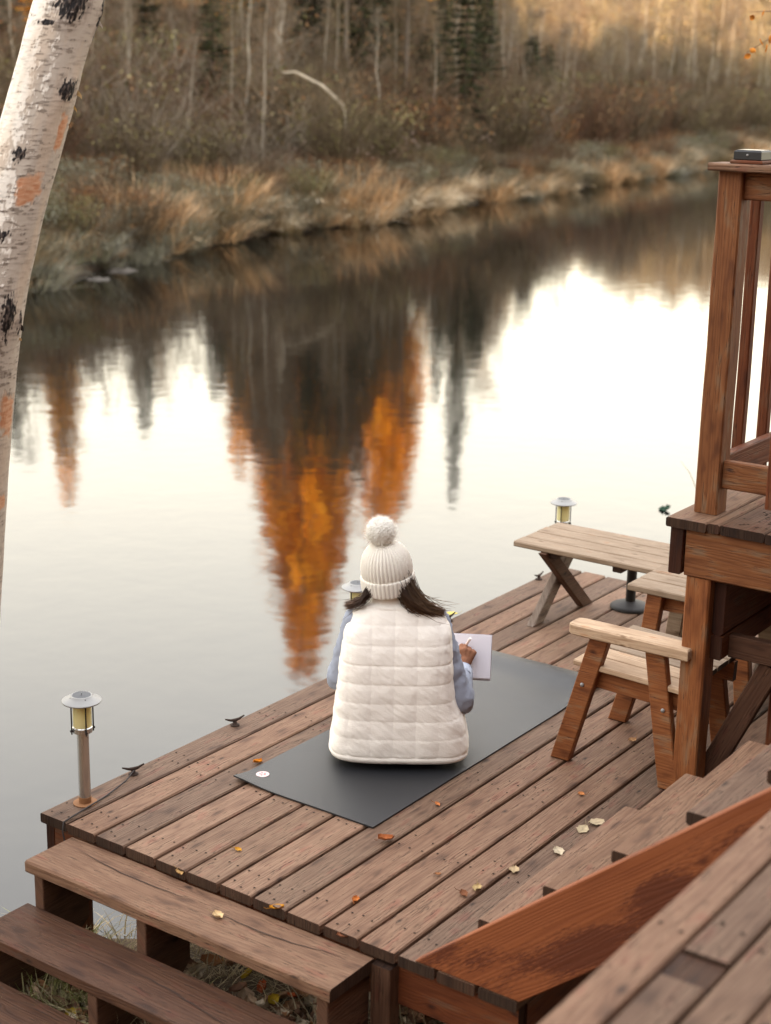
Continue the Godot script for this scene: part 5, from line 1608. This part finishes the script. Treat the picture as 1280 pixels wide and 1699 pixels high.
	while done < 290:
		var v := rng.randf_range(8.0, 82.0)
		var t := 0.05 + 3.6 * pow(rng.randf(), 1.7)
		var u := bank_u(v) - t
		var k := bearing(u, v)
		if k < -0.3 or k > 0.27: continue
		var j := rng.randi() % 5
		if k < -0.2: j = [0, 4, 2][rng.randi() % 3]
		elif k < -0.15: j = [2, 4, 0, 3][rng.randi() % 4]
		else:
			var zone := far_noise.get_noise_1d(v * 23.0 + 40.0) + (0.22 if k < -0.08 else 0.0)
			j = [0, 0, 5][rng.randi() % 3] if zone > 0.12 else ([1, 1, 3][rng.randi() % 3] if zone < -0.1 else [2, 4, 5, 3][rng.randi() % 4])
		var h := rng.randf_range(0.5, 1.05) * (1.2 if j == 0 else 1.0) * (0.7 if j == 2 or j == 4 else 1.0)
		plant("grass_tussock", [tufts[j]], ["blades"], [M.leafy], u, v, h, h * rng.randf_range(1.0, 1.7), tlook[j], "grass", "tussocks along the far water's edge")
		done += 1
	done = 0
	while done < 70:   # frosted low plants on the slope at the left
		var v := rng.randf_range(11.0, 26.0)
		var t := rng.randf_range(0.5, 9.0)
		var u := bank_u(v) - t
		var k := bearing(u, v)
		if k < -0.21 or k > -0.11: continue
		var h := rng.randf_range(0.35, 0.8)
		plant("frosted_shrub", [shrubs[5 if done % 4 else 7]], ["branches"], [M.leafy], u, v, h, h * rng.randf_range(1.2, 2.0), "low frosted grey green bush", "shrub", "low frosted bushes at the left of the far bank")
		done += 1
	for k in 26:
		var v := rng.randf_range(28.0, 60.0)
		var t := rng.randf_range(1.6, 3.6)
		plant("seed_stalks", [weeds[k % 2]], ["stalks"], [M.leafy], bank_u(v) - t, v, rng.randf_range(1.0, 1.5), 1.2, "dead stalks with pale seed heads", "weed", "seed stalks on the far bank")
	# --- what nobody could count: low cover on the bank, and the wood behind the wood
	scatter("bank_ground_cover", [tufts[1], tufts[3], tufts[2]], 3000, 0.0, 22.0, 0.3, 0.75, "low dry grass covering the far bank between the tussocks", false)
	scatter("undergrowth", [shrubs[0], shrubs[1], shrubs[3], shrubs[7], shrubs[6]], 1900, 3.0, 70.0, 1.4, 3.2, "brown brush filling the wood behind the far bank", false)
	scatter("distant_wood", [joined(bare[1]), joined(bare[2]), joined(bare[0])], 900, 24.0, 110.0, 0.7, 1.3, "far bare wood closing the view behind the river", true, 60.0)
	scatter("distant_wood", [joined(pale_wood[0]), joined(pale_wood[1]), joined(bare[3])], 700, 8.0, 70.0, 0.8, 1.3, "far pale wood at the bend of the river", true, 88.0, 0.04)
	scatter("bank_scrub", [shrubs[1], shrubs[2], shrubs[5], shrubs[6], shrubs[7]], 1500, 0.3, 8.0, 0.45, 1.2, "low dark scrub between the grass of the far bank", false)
	scatter("shore_tufts", [tufts[1], tufts[3], tufts[2], shrubs[5]], 1200, -0.1, 1.7, 0.35, 0.85, "dry grass hanging over the edge of the far bank", false)
	# --- the pale bent log and sticks
	var b := Buf.new()
	b.tube([P(-20.6, 29.6, 0.4), P(-20.75, 29.5, 1.5), P(-20.85, 29.5, 2.15), P(-21.3, 29.2, 2.62), P(-21.98, 28.94, 2.95), P(-22.3, 28.8, 2.93)], [0.05, 0.05, 0.045, 0.04, 0.035, 0.018], 8)
	tag(emit("bent_log", b, plain(Color(0.4, 0.34, 0.25), 0.95)), "pale bent dead trunk leaning out of the far shrubs", "log")
	b = Buf.new()
	b.tube([P(-19.6, 28.6, -0.45), P(-19.0, 28.5, -0.5), P(-18.6, 28.2, -0.62)], [0.05, 0.045, 0.03], 6)
	b.tube([P(-19.2, 28.5, -0.48), P(-19.3, 28.0, -0.2)], [0.03, 0.015], 5)
	tag(emit("driftwood", b, plain(Color(0.3, 0.26, 0.22), 0.95)), "grey stick of driftwood at the far waterline", "log")
	var i := 0
	for q in [[-15.1, 15.1, 0.3, "low dark mud clump in the water by the left tussocks"], [-15.7, 16.2, 0.35, "wet mud clump below the frosted grass at the far bank"]]:
		b = Buf.new()
		var nz := noise(200 + i, 3)
		var first := b.v.size()
		for r in 9:
			for s in 18:
				var a := TAU * s / 18.0; var e := PI * 0.5 * r / 8.0
				var d := Vector3(cos(a) * cos(e), sin(e) * 0.28, sin(a) * cos(e))
				b.vert(d * q[2] * (1.0 + 0.4 * nz.get_noise_3dv(d * 2.0)), Vector3.UP)
		b.grid(first, 9, 18, true)
		b.smooth(first)
		var o := emit("mud_clump", b, plain(Color(0.05, 0.04, 0.03), 0.7))
		tag(o, q[3], "mud")
		o.position = P(q[0], q[1], WATER - 0.06)
		i += 1

func joined(pair: Array) -> ArrayMesh:
	var m := ArrayMesh.new()
	for q in pair: m.add_surface_from_arrays(Mesh.PRIMITIVE_TRIANGLES, q.surface_get_arrays(0))
	return m

func scatter(called: String, meshes: Array, count: int, t0: float, t1: float, h0: float, h1: float, label: String, tall: bool, dmin := 0.0, kmin := -0.42) -> void:
	var lists := []
	for m in meshes: lists.append([])
	var n := 0
	var tries := 0
	while n < count and tries < 90000:
		tries += 1
		var v := rng.randf_range(-4.0, 135.0)
		var t := rng.randf_range(t0, t1)
		var u := bank_u(v) - t
		var k := bearing(u, v)
		if k < kmin or k > 0.4: continue
		if Vector2(u - 4.05, v + 3.56).length() < dmin: continue
		var h := rng.randf_range(h0, h1)
		var cap := Vector2(u - 4.05, v + 3.56).length() * skyline(k) * rng.randf_range(0.75, 0.96) - 3.81 - far_h(v, t)
		h = minf(h, cap / 10.0 if tall else cap)
		if h < (0.35 if tall else 0.15): continue
		var w := h * rng.randf_range(0.9, 1.4)
		lists[n % meshes.size()].append(Transform3D(Basis(Vector3.UP, rng.randf() * TAU).scaled(Vector3(w, h, w)), P(u, v, far_h(v, t) - 0.05)))
		n += 1
	for k in meshes.size():
		var mm := MultiMesh.new()
		mm.transform_format = MultiMesh.TRANSFORM_3D
		mm.mesh = meshes[k]
		mm.instance_count = lists[k].size()
		for j in lists[k].size(): mm.set_instance_transform(j, lists[k][j])
		var o := MultiMeshInstance3D.new()
		o.multimesh = mm
		o.material_override = M.leafy
		o.name = numbered(called)
		add_child(o)
		tag(o, label, "", "", "stuff")

# ---------------------------------------------------------------- near bank litter
func litter() -> void:
	var meshes := [leaf_mesh(0.075, 0.9, Color.WHITE, 1), leaf_mesh(0.085, 0.6, Color.WHITE, 2), leaf_mesh(0.06, 1.0, Color.WHITE, 3)]
	var cols := [Color(0.3, 0.17, 0.1), Color(0.38, 0.23, 0.135), Color(0.24, 0.13, 0.08), Color(0.48, 0.33, 0.21), Color(0.42, 0.2, 0.09), Color(0.56, 0.46, 0.33)]
	for k in 3:
		var mm := MultiMesh.new()
		mm.transform_format = MultiMesh.TRANSFORM_3D
		mm.use_colors = true
		mm.mesh = meshes[k]
		var xs := []
		while xs.size() < 1500:
			var u := rng.randf_range(0.2, 3.0); var v := rng.randf_range(-2.0, 1.1)
			var s := (u - v + 0.22) * 0.7071
			if s < 0.22 + rng.randf() * 0.4: continue
			if s < 0.75 and rng.randf() < 0.55: continue
			var bs := Basis.from_euler(Vector3(rng.randfn() * 0.5, rng.randf() * TAU, rng.randfn() * 0.5)).scaled(Vector3.ONE * rng.randf_range(0.6, 1.2))
			xs.append(Transform3D(bs, P(u, v, near_h(u, v) + 0.006 + rng.randf() * 0.035)))
		mm.instance_count = xs.size()
		for j in xs.size():
			mm.set_instance_transform(j, xs[j])
			var c := pick(rng, cols)
			if rng.randf() < 0.03: c = Color(0.62, 0.42, 0.04)
			if rng.randf() < 0.03: c = Color(0.5, 0.1, 0.03)
			mm.set_instance_color(j, c)
		var o := MultiMeshInstance3D.new()
		o.multimesh = mm
		o.material_override = M.leafy
		o.name = numbered("leaf_litter")
		add_child(o)
		tag(o, "brown leaf litter on the ground under the steps", "", "", "stuff")
	var gm := [tussock_mesh(61, 60, [Color(0.22, 0.24, 0.07), Color(0.3, 0.3, 0.1), Color(0.4, 0.36, 0.18)], 1.3, 0.6), tussock_mesh(62, 40, [Color(0.45, 0.36, 0.21), Color(0.5, 0.4, 0.25)], 1.6, 0.9)]
	for k in 2:
		var mm := MultiMesh.new()
		mm.transform_format = MultiMesh.TRANSFORM_3D
		mm.mesh = gm[k]
		mm.instance_count = 40 + 60 * k
		for j in mm.instance_count:
			var v := rng.randf_range(-0.42, 0.55)
			var s := rng.randf_range(0.05, 0.42) if k == 0 else rng.randf_range(-0.06, 1.3)
			var u := s / 0.7071 + v - 0.22
			if u < 0.2 and v < 0.0: u = 0.25 + rng.randf() * 0.5
			if k == 0: v = minf(v, -0.05 - 0.3 * rng.randf())
			var h := rng.randf_range(0.1, 0.22)
			mm.set_instance_transform(j, Transform3D(Basis(Vector3.UP, rng.randf() * TAU).scaled(Vector3(h * 1.3, h, h * 1.3)), P(u, v, near_h(u, v) - 0.01)))
		var o := MultiMeshInstance3D.new()
		o.multimesh = mm
		o.material_override = M.leafy
		o.name = numbered("shore_grass")
		add_child(o)
		tag(o, "green and straw coloured grass on the shore under the steps", "", "", "stuff")
